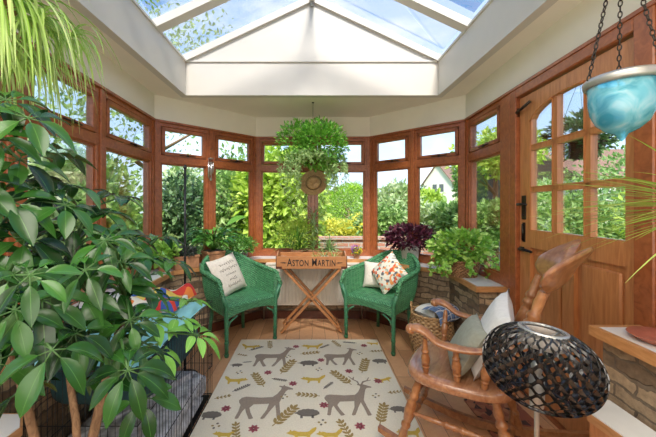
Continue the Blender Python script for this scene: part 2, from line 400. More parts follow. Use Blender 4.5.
def leaves_obj(name, P, D, Nn, L, W, kind, mats, parent=None, off=None, mi=None, curl=None):
    """P base points, D directions, Nn normals (n,3); L, W lengths/widths"""
    T, fs = tmpl(kind); P = np.asarray(P, float); D = np.asarray(D, float); Nn = np.asarray(Nn, float)
    n = len(P); L = np.broadcast_to(np.asarray(L, float), (n,)); W = np.broadcast_to(np.asarray(W, float), (n,))
    D = D/np.linalg.norm(D, axis=1, keepdims=True); X = np.cross(D, Nn); X /= (np.linalg.norm(X, axis=1, keepdims=True)+1e-9); Z = np.cross(X, D)
    V = P[:, None, :] + X[:, None, :]*(T[None, :, 0:1]*W[:, None, None]) + D[:, None, :]*(T[None, :, 1:2]*L[:, None, None]) + Z[:, None, :]*(T[None, :, 2:3]*L[:, None, None])
    if curl is not None:
        c = np.broadcast_to(np.asarray(curl, float), (n,)); V[:, :, 2] -= (T[None, :, 1]**2)*c[:, None]*L[:, None]
    V = V.reshape(-1, 3)
    if off is not None: V = V - np.asarray(off)
    k = len(T); F_ = [tuple(i+j*k for i in f) for j in range(n) for f in fs]
    me = bpy.data.meshes.new(name); me.from_pydata(V.tolist(), [], F_)
    for m_ in (mats if isinstance(mats, (list, tuple)) else [mats]): me.materials.append(M[m_])
    if kind in ('leaf', 'strap'):
        me.polygons.foreach_set('use_smooth', [True]*len(F_))
        ul = me.uv_layers.new(name='UVMap'); tu = np.zeros((k, 2)); tu[:, 1] = T[:, 1]
        for i in range(k): tu[i, 0] = (0, .5, 1)[i % 3]
        idx = np.array([i for f in fs for i in f]); uvs = np.tile(tu[idx], (n, 1)); ul.data.foreach_set('uv', uvs.ravel())
    if mi is not None: me.polygons.foreach_set('material_index', np.repeat(np.asarray(mi), len(fs)).astype(int).tolist())
    o = bpy.data.objects.new(name, me); COL.objects.link(o)
    if parent is not None: o.parent = parent
    return o
def unit(n):
    d = nr.normal(size=(n, 3)); return d/np.linalg.norm(d, axis=1, keepdims=True)
def strap_tubes(mb, p, d, L, w, droop, seg=8, mi=0, up=(0,0,1), taper=True):
    """one long arching ribbon leaf, as a folded 3-wide strip"""
    p = Vector(p); d = Vector(d).normalized(); st = L/seg; rows = []
    for i in range(seg+1):
        rows.append((p.copy(), d.copy())); p = p+d*st; d = (d+Vector((0,0,-droop/seg))).normalized()
    vs = []; uv = []
    side0 = rows[0][1].cross(Vector(up)); side0 = side0.normalized() if side0.length > .05 else Vector((1,0,0))
    for i, (q, t) in enumerate(rows):
        f = i/seg; ww = w*(1-f**2.5)*(.5+min(.5, f*2)) + .0005
        sd = side0; n = sd.cross(t)
        vs += [q-sd*ww/2+n*ww*.2, q, q+sd*ww/2+n*ww*.2]; uv += [(0, f), (.5, f), (1, f)]
    fs = []
    for i in range(seg): a = i*3; fs += [[a, a+1, a+4, a+3], [a+1, a+2, a+5, a+4]]
    mb.add(vs, fs, mi, True, uv)
WORLD, SUN, CEIL_FILL, REAR_FILL, EXPO = 1.2, 4.0, 22, 16, 1.0  # sky, sun, two added fill lights, exposure
# ------------------------------------------------------------------ the room
L0, PB, PA, PC, PD, R0 = [Vector((x, y)) for x, y in ((-1.306,-.65), (-1.481,2.925), (-.662,3.69), (.683,3.68), (1.45,2.94), (1.277,-.65))]
PL = [L0, PB, PA, PC, PD, R0]
HD, SILL, SOF = 2.07, .67, 2.306
def seg_out(i):
    d = (PL[i+1]-PL[i]).normalized(); return d, Vector((-d.y, d.x))
def offset(d_):
    """the plan polyline moved outward by d_ (negative = into the room)"""
    out = []
    for i in range(6):
        if i in (0, 5):
            d, n = seg_out(0 if i == 0 else 4); out.append(PL[i]+n*d_)
        else:
            d0, n0 = seg_out(i-1); d1, n1 = seg_out(i); b_ = (n0+n1).normalized(); out.append(PL[i]+b_*(d_/b_.dot(n0)))
    return out
def lerp_y(a, b, y):
    t = (y-a.y)/(b.y-a.y); return a+(b-a)*t
names = ['left', 'back_left', 'back', 'back_right', 'right']
IN, OUT, SIN = offset(-.185), offset(.085), offset(-.225)
FR = offset(.01)
def struct(o): o['kind'] = 'structure'; return o
def strip(mb, A, B, i, z0, z1, mi=0, ya=None, yb=None):
    """block between polylines A (inner) and B (outer) on segment i; ya/yb cut it at world y"""
    a0, a1, b0, b1 = A[i], A[i+1], B[i], B[i+1]
    if ya is not None: a0, b0 = lerp_y(A[i], A[i+1], ya), lerp_y(B[i], B[i+1], ya)
    if yb is not None: a1, b1 = lerp_y(A[i], A[i+1], yb), lerp_y(B[i], B[i+1], yb)
    return mb.prism([tuple(a0), tuple(a1), tuple(b1), tuple(b0)], z0, z1, mi)
DOOR_FAR, DOOR_NEAR = 2.14, 1.32
SILL_FAR, SILL_NEAR = 2.30, 1.27
for i, nm in enumerate(names):
    w = MB()
    if nm != 'right': strip(w, IN, OUT, i, -.1, SILL-.035)
    else:
        strip(w, IN, OUT, i, -.1, SILL-.035, 0, None, SILL_FAR); strip(w, IN, OUT, i, -.1, .73, 0, SILL_NEAR, None)
    wo = struct(w.build('wall_'+nm, 'stone'))
    b_ = MB(); strip(b_, offset(-.004), OUT, i, HD, SOF+.02); b_.build('plaster_band', 'plaster', wo)
# sills: white tile top with an oak front edge
SM = offset(-.205)
for i, nm in enumerate(names):
    runs = [(None, None, SILL)] if nm != 'right' else [(None, SILL_FAR-.01, SILL), (SILL_NEAR, None, .767)]
    for (ya, yb, zt) in runs:
        s_ = MB(); strip(s_, SM, FR, i, zt-.034, zt, 0, ya, yb)
        so = struct(s_.build('trim_1', 'white_tile'))
        e = MB(); strip(e, SIN, SM, i, zt-.038, zt+.001, 0, ya, yb)
        if ya is not None or yb is not None:
            yy = yb if yb is not None else ya; dd = -.022 if yb is not None else .022
            e2 = [lerp_y(SIN[4], SIN[5], yy), lerp_y(SIN[4], SIN[5], yy+dd), lerp_y(FR[4], FR[5], yy+dd), lerp_y(FR[4], FR[5], yy)]
            e.prism([tuple(p) for p in (e2 if yb is not None else e2)], zt-.038, zt+.001)
        e.build('oak_edge', 'oak', so)
# floor and ground
fl = MB(); fl.prism([tuple(p) for p in [L0+Vector((-.1,-.05)), PB+Vector((-.08,0)), PA+Vector((-.05,.08)), PC+Vector((.05,.08)), PD+Vector((.08,0)), R0+Vector((.1,-.05))]], -.08, 0)
struct(fl.build('floor', 'planks'))
# baseboard dark pipe boxing under the back windows
bb = MB()
for i in (1, 2, 3): strip(bb, offset(-.20), IN, i, 0, .09)
struct(bb.build('baseboard_back', 'frame_dark'))
wf = MB(); wf.box((-1.45, -.75, -.05), (1.45, -.66, 2.32)); struct(wf.build('wall_front', 'plaster'))

# ceiling soffit round the lantern well
WX, WY0, WY1, WZ = 1.19, .95, 2.94, 2.62
c = MB()
e_ = .03
c.prism([(-1.62,-.75),(1.62,-.75),(1.62,WY0-e_),(-1.62,WY0-e_)], SOF, SOF+.05)
c.prism([(-1.62,WY0-e_),(-WX-e_,WY0-e_),(-WX-e_,WY1+e_),(-1.62,WY1+e_)], SOF, SOF+.05)
c.prism([(WX+e_,WY0-e_),(1.62,WY0-e_),(1.62,WY1+e_),(WX+e_,WY1+e_)], SOF, SOF+.05)
c.prism([(-1.62,WY1+e_),(1.62,WY1+e_),(.78,3.82),(-.78,3.82)], SOF, SOF+.05)
co = struct(c.build('ceiling', 'soffit'))
u = MB(); T_ = .06
u.box((-WX-T_, WY0-T_, SOF-.003), (-WX, WY1+T_, WZ)); u.box((WX, WY0-T_, SOF-.003), (WX+T_, WY1+T_, WZ))
u.box((-WX, WY1, SOF-.003), (WX, WY1+T_, WZ)); u.box((-WX, WY0-T_, SOF-.003), (WX, WY0, WZ))
u.build('lantern_upstand', 'white_paint', co)
t = MB(); q = .012
for (a, b_) in (((-WX-.004, WY0, WZ-.006), (-WX+q, WY1, WZ+.012)), ((WX-q, WY0, WZ-.006), (WX+.004, WY1, WZ+.012)), ((-WX, WY1-q, WZ-.006), (WX, WY1+.004, WZ+.012)), ((-WX, WY0-.004, WZ-.006), (WX, WY0+q, WZ+.012))): t.box(a, b_)
t.build('lantern_eave_bead', 'white_paint', co)
# roof lantern
RZ = 3.205
lan = struct(root('roof_lantern', None, None, (0, 0, 0))); 
del_keys = [k for k in ('category',) if k in lan.keys()]
for y0 in (WY1-.005, WY0-.035):
    g = MB(); v = [(-WX, y0, WZ), (WX, y0, WZ), (0, y0, RZ-.01), (-WX, y0+.04, WZ), (WX, y0+.04, WZ), (0, y0+.04, RZ-.01)]
    g.add(v, [[0,1,2],[5,4,3],[0,3,4,1],[1,4,5,2],[2,5,3,0]]); g.build('gable_panel', 'white_paint', lan)
g = MB(); g.bar((0, WY0-.05, RZ), (0, WY1+.06, RZ), .05, .07); g.build('ridge_beam', 'white_paint', lan)
g = MB(); g.bar((0, WY1-.02, RZ-.075), (0, WY1-.02, RZ-.02), .03, .02); g.build('ridge_boss', 'tin', lan)
for sx in (-1, 1):
    for y in (WY0, 1.42, 1.90, 2.40, WY1-.015):
        g = MB(); wd = .085 if WY0 < y < WY1-.1 else .03
        g.bar((sx*(WX+.02), y, WZ+.015), (0, y, RZ), wd, .06, (0,0,1)); g.build('rafter', 'white_paint', lan)
    g = MB(); nvec = Vector((sx*(RZ-WZ), 0, WX)).normalized()*.028
    a = Vector((sx*(WX+.05), 0, WZ)); b_ = Vector((0, 0, RZ+.01))
    v = []
    for (p, k) in ((a, .0), (b_, .0)):
        for y in (WY0-.05, WY1+.06):
            v += [tuple(Vector((p.x, y, p.z))+nvec), tuple(Vector((p.x, y, p.z))+nvec*1.2)]
    g.add(v, [[0,2,6,4],[1,5,7,3],[0,1,3,2],[4,6,7,5]]); g.build('glazing', 'roof_glass', lan)

# ------------------------------------------------------------------ windows
def facet(p0, p1):
    d = Vector((p1.x-p0.x, p1.y-p0.y, 0)); L = d.length; d.normalize(); n = Vector((-d.y, d.x, 0))
    Mx = Matrix(((d.x, n.x, 0, p0.x), (d.y, n.y, 0, p0.y), (0, 0, 1, 0), (0, 0, 0, 1))); return Mx, L
wn = [0]
def window(Mx, x0, x1, zb=SILL, tz=1.70, open_=0, jl=.03, jr=.03):
    wn[0] += 1; f = MB(); f.M = Mx
    zt = HD
    f.box((x0, 0, zt-.05), (x1, .07, zt), 0, .004)
    f.box((x0, -.006, zb), (x1, .07, zb+.075), 0, .004)
    f.box((x0, -.003, tz-.03), (x1, .07, tz+.045), 0, .004)
    f.box((x0, 0, zb+.07), (x0+jl, .07, zt-.04), 0, .004); f.box((x1-jr, 0, zb+.07), (x1, .07, zt-.04), 0, .004)
    # glazing beads round the fixed light
    a, b_, c0, c1 = x0+jl, x1-jr, zb+.075, tz-.03; k = .012
    f.box((a, .015, c0), (a+k, .045, c1)); f.box((b_-k, .015, c0), (b_, .045, c1)); f.box((a, .015, c0), (b_, .045, c0+k)); f.box((a, .015, c1-k), (b_, .045, c1))
    w = struct(f.build('window_%d' % wn[0], 'frame'))
    g = MB(); g.M = Mx; g.box((a+.002, .030, c0+.002), (b_-.002, .036, c1-.002)); g.build('pane', 'glass', w)
    # top-hung casement
    za, zz = tz+.045, zt-.05
    hinge = Mx @ Matrix.Translation((0, -.004, zz)) @ Matrix.Rotation(open_, 4, 'X')
    c = MB(); c.M = hinge; h = zz-za; e = .036
    for (p, q_) in (((a+.003, 0, -e), (b_-.003, .045, -.003)), ((a+.003, 0, -h+.003), (b_-.003, .045, -h+e)), ((a+.003, 0, -h+.003), (a+e, .045, -.003)), ((b_-e, 0, -h+.003), (b_-.003, .045, -.003))): c.box(p, q_, 0, .004)
    co_ = c.build('casement', 'frame', w)
    g = MB(); g.M = hinge; g.box((a+e-.004, .018, -h+e-.004), (b_-e+.004, .024, -e+.004)); g.build('pane', 'glass', co_)
    s_ = MB(); s_.M = hinge; xm = (a+b_)/2 + .08*(b_-a)
    s_.tube([(xm-.09, -.008, -h+.016), (xm, -.014, -h+.014), (xm+.07, -.008, -h+.016)], .005, 6); s_.box((xm-.02, -.012, -h+.006), (xm+.0, 0, -h+.026))
    s_.build('casement_stay', 'iron', w)
    return w
def post(Mx, x, w_=.05, zb=SILL, zt=HD, d=.085, nm='trim_2'):
    p = MB(); p.M = Mx; p.box((x-w_/2, -.012, zb), (x+w_/2, d, zt), 0, .005); return struct(p.build(nm, 'frame'))
def xy(i, y):   # distance along segment i at world y
    return (lerp_y(PL[i], PL[i+1], y)-PL[i]).length
ML, LL = facet(L0, PB); MBL, LBL = facet(PB, PA); MBK, LBK = facet(PA, PC); MBR, LBR = facet(PC, PD); MR, LR = facet(PD, R0)
CP = .035
ys = [-.6, .22, .86, 1.50, 2.14]
for k, y in enumerate(ys):
    x0 = xy(0, y); x1 = xy(0, ys[k+1]) if k < 4 else LL
    window(ML, x0+.025, x1-(.025 if k < 4 else CP)); post(ML, x0)
window(MBL, CP, LBL/2-.022); window(MBL, LBL/2+.022, LBL-CP); post(MBL, LBL/2, .046)
window(MBK, CP, LBK/2-.022, open_=-.16); window(MBK, LBK/2+.022, LBK-CP); post(MBK, LBK/2, .046)
window(MBR, CP, LBR/2-.022); window(MBR, LBR/2+.022, LBR-CP); post(MBR, LBR/2, .046)
xs = xy(4, 2.335); window(MR, CP, xs)
pp = MB(); pp.M = MR; pp.box((xs, -.012, SILL), (xy(4, 2.215), .085, HD), 0, .005); struct(pp.build('trim_2', 'frame'))
xd0, xd1 = xy(4, DOOR_FAR), xy(4, DOOR_NEAR)
# corner posts
for i in (1, 2, 3, 4):
    d0, n0 = seg_out(i-1); d1, n1 = seg_out(i); b_ = (n0+n1).normalized(); c0 = PL[i]; k = CP+.006
    ins = -.012/b_.dot(n0); o_ = .085/b_.dot(n0)
    poly = [c0-d0*k-n0*.012, c0+b_*ins, c0+d1*k-n1*.012, c0+d1*k+n1*.07, c0+b_*o_, c0-d0*k+n0*.07]
    p = MB(); p.prism([tuple(v) for v in poly][::-1], SILL, HD); struct(p.build('trim_2', 'frame'))
# frame-wood bead where the frames meet the plaster: a slim moulding
for i in range(5):
    p = MB(); strip(p, offset(-.022), offset(.0), i, HD-.012, HD+.006); struct(p.build('trim_3', 'frame'))
# right wall near windows (beyond the door) - higher sill
jx = xy(4, 1.245); 
xa, xb, xc = xy(4, 1.235), xy(4, .52), xy(4, -.2)
window(MR, xa, xb-.025, zb=.767); window(MR, xb+.025, xc, zb=.767); post(MR, xb, .05, .767)
p = MB(); p.M = MR; p.box((xc, 0, .767), (LR, .07, HD)); struct(p.build('trim_2', 'plaster'))
# door frame
dfm = MB(); dfm.M = MR
dfm.box((xy(4, 2.215), -.015, 0), (xd0, .09, HD), 0, .005); dfm.box((xd1, -.015, 0), (xy(4, 1.235), .09, HD), 0, .005)
dfm.box((xd0, -.015, 2.0), (xd1, .09, HD), 0, .005); dfm.box((xd0, 0, -.0), (xd1, .09, .02))
struct(dfm.build('trim_4', 'frame'))
# the door: local x from far stile to near stile
DW = xd1-xd0
d = MB(); MD = MR @ Matrix.Translation((xd0, .012, 0)); d.M = MD
z0, z1 = .03, 1.99; ZG = 1.10
gx = [(.11, .305), (.338, .533), (.566, .761)]
zrow = [(ZG, 1.355), (1.380, 1.625), (1.650, None)]
D0, D1 = 0, .042
d.box((.004, D0, z0), (gx[0][0], D1, z1)); d.box((gx[2][1], D0, z0), (DW-.004, D1, z1))
d.box((gx[0][0], D0, .99), (gx[2][1], D1, ZG))       # lock rail
d.box((gx[0][0], D0, z0), (gx[2][1], D1, .22))
d.box((.39, D0, .22), (.47, D1, .99))                # muntin between the lower panels
for (a, b_) in ((gx[0][0], .39), (.47, gx[2][1])):
    d.box((a, .022, .22), (b_, .030, .99)); d.box((a+.035, .010, .255), (b_-.035, .036, .955), 0, .007)
for k in (0, 1): d.box((gx[k][1], .008, ZG), (gx[k+1][0], .034, z1))
for zz in (1.355, 1.625): d.box((gx[0][0], .008, zz), (gx[2][1], .034, zz+.025))
# arched head rail above the top panes
n = 24; xa_, xb_ = gx[0][0], gx[2][1]; vs = []; 
def arch(x):
    t = (x-xa_)/(xb_-xa_)*2-1; return 1.815+.095*max(0, 1-t*t)**.6 - .02*math.cos(t*PI*3)*0
for k in range(n+1):
    x = xa_+(xb_-xa_)*k/n; z = arch(x)
    vs += [(x, D0, z), (x, D0, z1), (x, D1, z), (x, D1, z1)]
fs = []
for k in range(n): a = k*4; b2 = a+4; fs += [[a, b2, b2+1, a+1], [a+2, a+3, b2+3, b2+2], [a, a+2, b2+2, b2], [a+1, b2+1, b2+3, a+3]]
d.add(vs, fs)
do = struct(d.build('door_1', 'door'))
# raised beads round each pane
bd = MB(); bd.M = MD
for (a, b_) in gx:
    for (c0, c1) in zrow:
        top = c1 if c1 else None; k = .006
        bd.box((a, +.004, c0), (a+k, .038, c1 or arch(a+.01))); bd.box((b_-k, .004, c0), (b_, .038, c1 or arch(b_-.01)))
        bd.box((a, .004, c0), (b_, .038, c0+k))
        if c1: bd.box((a, .004, c1-k), (b_, .038, c1))
        else:
            m_ = 6
            bd.tube([(a+(b_-a)*j/m_, -.001, arch(a+(b_-a)*j/m_)-.003) for j in range(m_+1)], .007, 6)
bd.build('glazing_bead', 'door', do)
for (a, b_) in gx:
    for (c0, c1) in zrow:
        g = MB(); g.M = MD; g.box((a, .020, c0), (b_, .025, c1 or 1.92)); g.build('pane', 'glass', do)
h = MB(); h.M = MD
h.box((.030, -.006, 1.17), (.072, 0, 1.33), 0, .002); h.tube([(.05, -.004, 1.27), (.05, -.045, 1.27)], .008, 8); h.tube([(.05, -.045, 1.27), (.09, -.048, 1.272), (.145, -.045, 1.268)], [.009,.008,.006], 8); h.ball((.05, -.006, 1.20), .008)
h.build('door_handle', 'iron', do)
h = MB(); h.M = MD; h.tube([(.05, -.010, 1.03), (.05, -.010, 1.14)], .007, 8); h.box((.037, -.004, 1.02), (.063, 0, 1.15)); h.build('bolt', 'iron', do)
h = MB(); h.M = MD; h.box((.010, -.008, .955), (.05, 0, .985)); h.tube([(.03, -.02, .97), (.08, -.024, .972), (.15, -.016, .966)], [.011, .010, .008], 8); h.tube([(.03, 0, .97), (.03, -.022, .97)], .008, 8); h.build('latch', 'black_metal', do)
h = MB(); h.M = MD; h.tube([(-.01, -.018, 1.90), (.07, -.03, 1.905), (.13, -.012, 1.935)], .009, 8); h.box((-.02, -.02, 1.87), (.0, 0, 1.93)); h.build('door_stay', 'iron', do)

# low white-topped cabinets either side of the opening to the house
def low_cabinet(sx, poly, zt, label):
    cx_, cy_ = sum(p[0] for p in poly)/len(poly), sum(p[1] for p in poly)/len(poly)
    r_ = root('low_cabinet', label, 'cabinet', (cx_, cy_, 0))
    q = MB(); q.prism([(cx_+(x-cx_)*.97, cy_+(y-cy_)*.97) for x, y in poly], 0.0, zt-.035); q.build('carcass', 'door', r_, off=(cx_, cy_, 0))
    q = MB(); q.prism([(cx_+(x-cx_)*.965, cy_+(y-cy_)*.965) for x, y in poly], zt-.02, zt); q.build('top', 'white_tile', r_, off=(cx_, cy_, 0))
    q = MB(); q.prism(poly, zt-.035, zt-.004); q.build('oak_edge', 'oak', r_, off=(cx_, cy_, 0))
    return r_
low_cabinet(1, [(1.065,.45), (1.128,.45), (1.168,1.235), (1.15,1.235), (1.02,1.157)], .5, 'low oak cabinet with a white top below the right hand sill')

low_cabinet(-1, [(-1.17,.45), (-1.01,.45), (-1.005,1.083), (-1.065,1.15), (-1.17,1.15)], .5, 'low oak cabinet with a white top in the lower left corner behind the leaves')
# ------------------------------------------------------------------ rug
RU = MB(); RXL, RXR, RYN, RYF = -.665, .610, 1.12, 2.925
RU.box((RXL, RYN, .001), (RXR, RYF, .010), 0, .003)
ZP = .0108
def smooth_poly(pts, it=1):
    for _ in range(it):
        o = []
        for i in range(len(pts)):
            a, b_ = pts[i], pts[(i+1) % len(pts)]
            o += [(a[0]*.75+b_[0]*.25, a[1]*.75+b_[1]*.25), (a[0]*.25+b_[0]*.75, a[1]*.25+b_[1]*.75)]
        pts = o
    return pts
import mathutils
def rug_poly(pts, x, y, s, mi, flip=False, rot=0, it=0, z=ZP):
    if it: pts = smooth_poly(pts, it)
    c_, s_ = math.cos(rot), math.sin(rot); P = []
    for a, b_ in pts:
        if flip: a = -a
        P.append((x+s*(a*c_-b_*s_), y+s*(a*s_+b_*c_)))
    # clip to the rug
    def clip(P, ax, lim, keep_less):
        o = []
        for i in range(len(P)):
            a, b_ = P[i-1], P[i]; ia = (a[ax] <= lim) == keep_less; ib = (b_[ax] <= lim) == keep_less
            if ia != ib:
                t = (lim-a[ax])/(b_[ax]-a[ax]); o.append((a[0]+(b_[0]-a[0])*t, a[1]+(b_[1]-a[1])*t))
            if ib: o.append(b_)
        return o
    for ax, lim, k in ((0, RXR-.008, True), (0, RXL+.008, False), (1, RYF-.008, True), (1, RYN+.008, False)):
        if P: P = clip(P, ax, lim, k)
    if len(P) < 3: return
    tr = mathutils.geometry.tessellate_polygon([[Vector((a, b_, 0)) for a, b_ in P]])
    fs = []
    for t in tr:
        a, b_, c = [Vector(P[i]) for i in t]
        fs.append(list(t) if (b_-a).cross(c-a) > 0 else list(t)[::-1])
    RU.add([(a, b_, z) for a, b_ in P], fs, mi)
BODY = [(-.50,.52),(-.46,.60),(-.38,.63),(-.10,.60),(.12,.62),(.20,.72),(.26,.86),(.27,.93),(.21,.97),(.22,1.0),(.29,.985),(.31,1.03),(.34,.985),(.38,.97),(.50,.90),(.50,.865),(.40,.86),(.36,.80),(.31,.62),(.27,.45),
 (.30,.25),(.345,.02),(.315,.0),(.27,.0),(.235,.22),(.20,.38),(.14,.25),(.05,.02),(.01,.0),(-.02,.02),(.06,.24),(.08,.42),(-.20,.40),(-.26,.30),(-.22,.18),(-.14,.02),(-.18,.0),(-.215,.0),(-.29,.16),(-.335,.28),(-.37,.2),(-.40,.02),(-.43,0),(-.465,.02),(-.44,.2),(-.44,.38),(-.485,.46)]
def deer(px, py, s, stag=False, flip=False):
    p = onplane(px, py, .011); rug_poly(BODY, p.x, p.y, s, 1, flip)
    if stag:
        f = -1 if flip else 1
        for br in ([(.24,.97),(.22,1.08),(.12,1.18),(.06,1.30),(.075,1.31),(.14,1.20),(.17,1.28),(.19,1.27),(.17,1.17),(.25,1.10),(.27,.97)], [(.29,.97),(.34,1.10),(.44,1.14),(.50,1.26),(.515,1.25),(.47,1.14),(.54,1.16),(.54,1.14),(.44,1.10),(.37,1.06),(.32,.97)]):
            rug_poly(br, p.x, p.y, s, 1, flip)
FOX = [(-.50,.30),(-.40,.36),(-.36,.46),(-.31,.38),(-.24,.42),(-.10,.36),(.14,.35),(.25,.38),(.34,.50),(.47,.58),(.50,.54),(.46,.40),(.36,.28),(.30,.22),(.26,.0),(.19,.0),(.19,.14),(.10,.16),(-.10,.15),(-.15,.0),(-.22,0),(-.20,.16),(-.28,.22),(-.38,.24)]
def fox(px, py, s, flip=False, rot=0):
    p = onplane(px, py, .011); rug_poly(FOX, p.x, p.y, s, 2, flip, rot)
def hog(px, py, s, flip=False):
    p = onplane(px, py, .011); pts = []
    for k in range(28):
        a = PI*2*k/28; r = 1+(.07 if k % 2 else -.03)*(math.sin(a) > -.3 and math.cos(a) > -.8)
        x = .36*math.cos(a)*r; y = .2*math.sin(a)*r*(1 if a < PI else .8)
        if abs(a-PI) < .2: x -= .14
        pts.append((x, y))
    rug_poly(pts, p.x, p.y, s, 4, flip)
    for dx in (-.2, .15): rug_poly([(dx-.04,-.24),(dx+.04,-.24),(dx+.04,-.1),(dx-.04,-.1)], p.x, p.y, s, 4, flip)
def lf(x, y, L, W, a, mi):
    pts = [(0,0),(.3,.5),(.65,.5),(1,0),(.65,-.5),(.3,-.5)]
    rug_poly([(u*L, v*W) for u, v in pts], x, y, 1, mi, False, a, 1, ZP+.0002)
def branch(px, py, s, ang=90, n=5, mi=3, k=1.0):
    s *= .86
    p = onplane(px, py, .011); a = math.radians(ang); dx, dy = math.cos(a), math.sin(a); w_ = .010
    x0, y0 = p.x-dx*s/2, p.y-dy*s/2
    rug_poly([(0,-w_/3),(s,-w_/5),(s,w_/5),(0,w_/3)], x0, y0, 1, mi, False, a)
    for i in range(n):
        t = (.12+.74*i/(n-1))*s
        for sd in (-1, 1): lf(x0+dx*t, y0+dy*t, .26*s*k, .10*s*k, a+sd*.75, mi)
    lf(x0+dx*s*.92, y0+dy*s*.92, .24*s*k, .10*s*k, a, mi)
def feather(px, py, s, ang, mi=4): branch(px, py, s, ang, 7, mi, .75)
def flower(px, py, s=.05):
    p = onplane(px, py, .011)
    for k in range(7): lf(p.x, p.y, s*.62, s*.30, k*2*PI/7+.2, 5)
def dots(px, py, s=.035):
    p = onplane(px, py, .011)
    for k, (a, b_) in enumerate(((-.6,.3),(.1,.7),(.6,.0),(0,-.5))): lf(p.x+a*s, p.y+b_*s, s*.55, s*.4, .5*k, 4 if k % 2 else 3)
def print_row(dy=0):
    deer(272,366.5,.33); deer(343,365,.29); deer(261,419,.34); deer(353,415.5,.33, True)
    fox(250,349,.18, True); fox(312,349,.20); fox(313,383,.185); fox(234,384,.18, True); fox(374,345,.13); fox(387,382,.13, True, .3)
    fox(222,439,.13); fox(301,440,.17); fox(330,440,.15); fox(412,438,.15)
    hog(309,363,.20); hog(308,413,.19); hog(211,415,.17); hog(380,361,.17, True); hog(398.5,409,.14); hog(237,365,.12)
    branch(270,345,.17,100); branch(309,353,.18,12,5); branch(287,367,.25,68,6); branch(259,380,.22,120,6); branch(309,395,.17,172,5); branch(284,416,.24,55,6)
    branch(222,397,.11,20,4); branch(236,432,.16,105,5); branch(337,344,.16,115); branch(376,351,.13,5,4); branch(364,366,.25,72,6); branch(342,378,.24,125,6); branch(395,392,.12,10,4)
    branch(382,414,.22,70,6); branch(346,430,.18,110,5); branch(243,355,.10,160,4)
    feather(256,348.5,.15,35); feather(324,346.5,.13,40); feather(350,342.5,.14,170); feather(241,388,.15,40); feather(279,379.5,.13,-15); feather(328,385.5,.12,50); feather(247,362,.08,10)
    for q in ((296,346.5),(321,360),(268,372.5),(293,383.5),(324,405),(226,408.5),(253.6,428.5),(364,345.5),(349,371),(378,381),(360,426)): flower(*q, .056)
    for q in ((287,357),(318,370),(283,397.5),(214,427),(321,423.5),(359,354),(375,396.5),(238,373)): dots(*q)
print_row()
# the pattern goes on towards the near edge, outside the photograph's frame
_o = onplane
def onplane(px, py, z=0.0): v = _o(px, py, z); v.y -= 1.27; return v
deer(272,366.5,.33); deer(343,365,.29); fox(312,349,.20); hog(309,363,.20); hog(380,361,.17, True); branch(287,367,.25,68,6); branch(364,366,.25,72,6); flower(268,372.5,.05); flower(349,371,.05)
onplane = _o
rug = RU.build('rug', ['rug','rug_deer','rug_mustard','rug_leaf','rug_grey','rug_pink'])
tag(rug, 'cream rug patterned with deer, foxes, hedgehogs and sprigs on the wooden floor', 'rug')
dm = MB(); dm.box((.98, 1.30, .001), (1.30, 2.02, .014), 0, .004)
dm.M = Matrix.Identity(4); dm.box((1.02, 1.34, .013), (1.26, 1.98, .0155), 1)
tag(dm.build('doormat', ['mat_print', 'mat_print']), 'small rust brown patterned mat on the floor in front of the door', 'doormat')

# ------------------------------------------------------------------ radiator
r_ = root('radiator', 'cream panel radiator under the back windows behind the folding table', 'radiator', (.02, 3.42, .17))
q = MB(); x0, x1 = -.52, .50; h = .46
q.box((x0, 0, .0), (x1, .03, h), 0, .004)
k = 26
for i in range(k):
    xa_ = x0+.015+(x1-x0-.03)*i/k; q.box((xa_, -.014, .03), (xa_+(x1-x0-.03)/k*.62, .004, h-.03), 0, .004)
q.build('panel', 'cream_metal', r_)
q = MB(); q.box((x0, -.012, h-.012), (x1, .05, h+.004)); q.box((x0-.006, -.008, 0), (x0+.004, .05, h)); q.box((x1-.004, -.008, 0), (x1+.006, .05, h)); q.build('grille', 'cream_metal', r_)
for s_ in (-1, 1):
    q = MB(); xx = x0-.03 if s_ < 0 else x1+.03
    q.tube([(xx, .02, -.16), (xx, .02, .03), (xx-s_*.03, .02, .03)], .009, 8); q.lathe([(.016, .0), (.019, .01), (.019, .05), (.012, .06)], 12, 0, (xx, .02, .03)); q.build('valve', 'chrome', r_)
    q = MB(); xx = x0+.2 if s_ < 0 else x1-.2; q.box((xx-.015, .03, .1), (xx+.015, .05, h-.1)); q.build('bracket', 'cream_metal', r_)

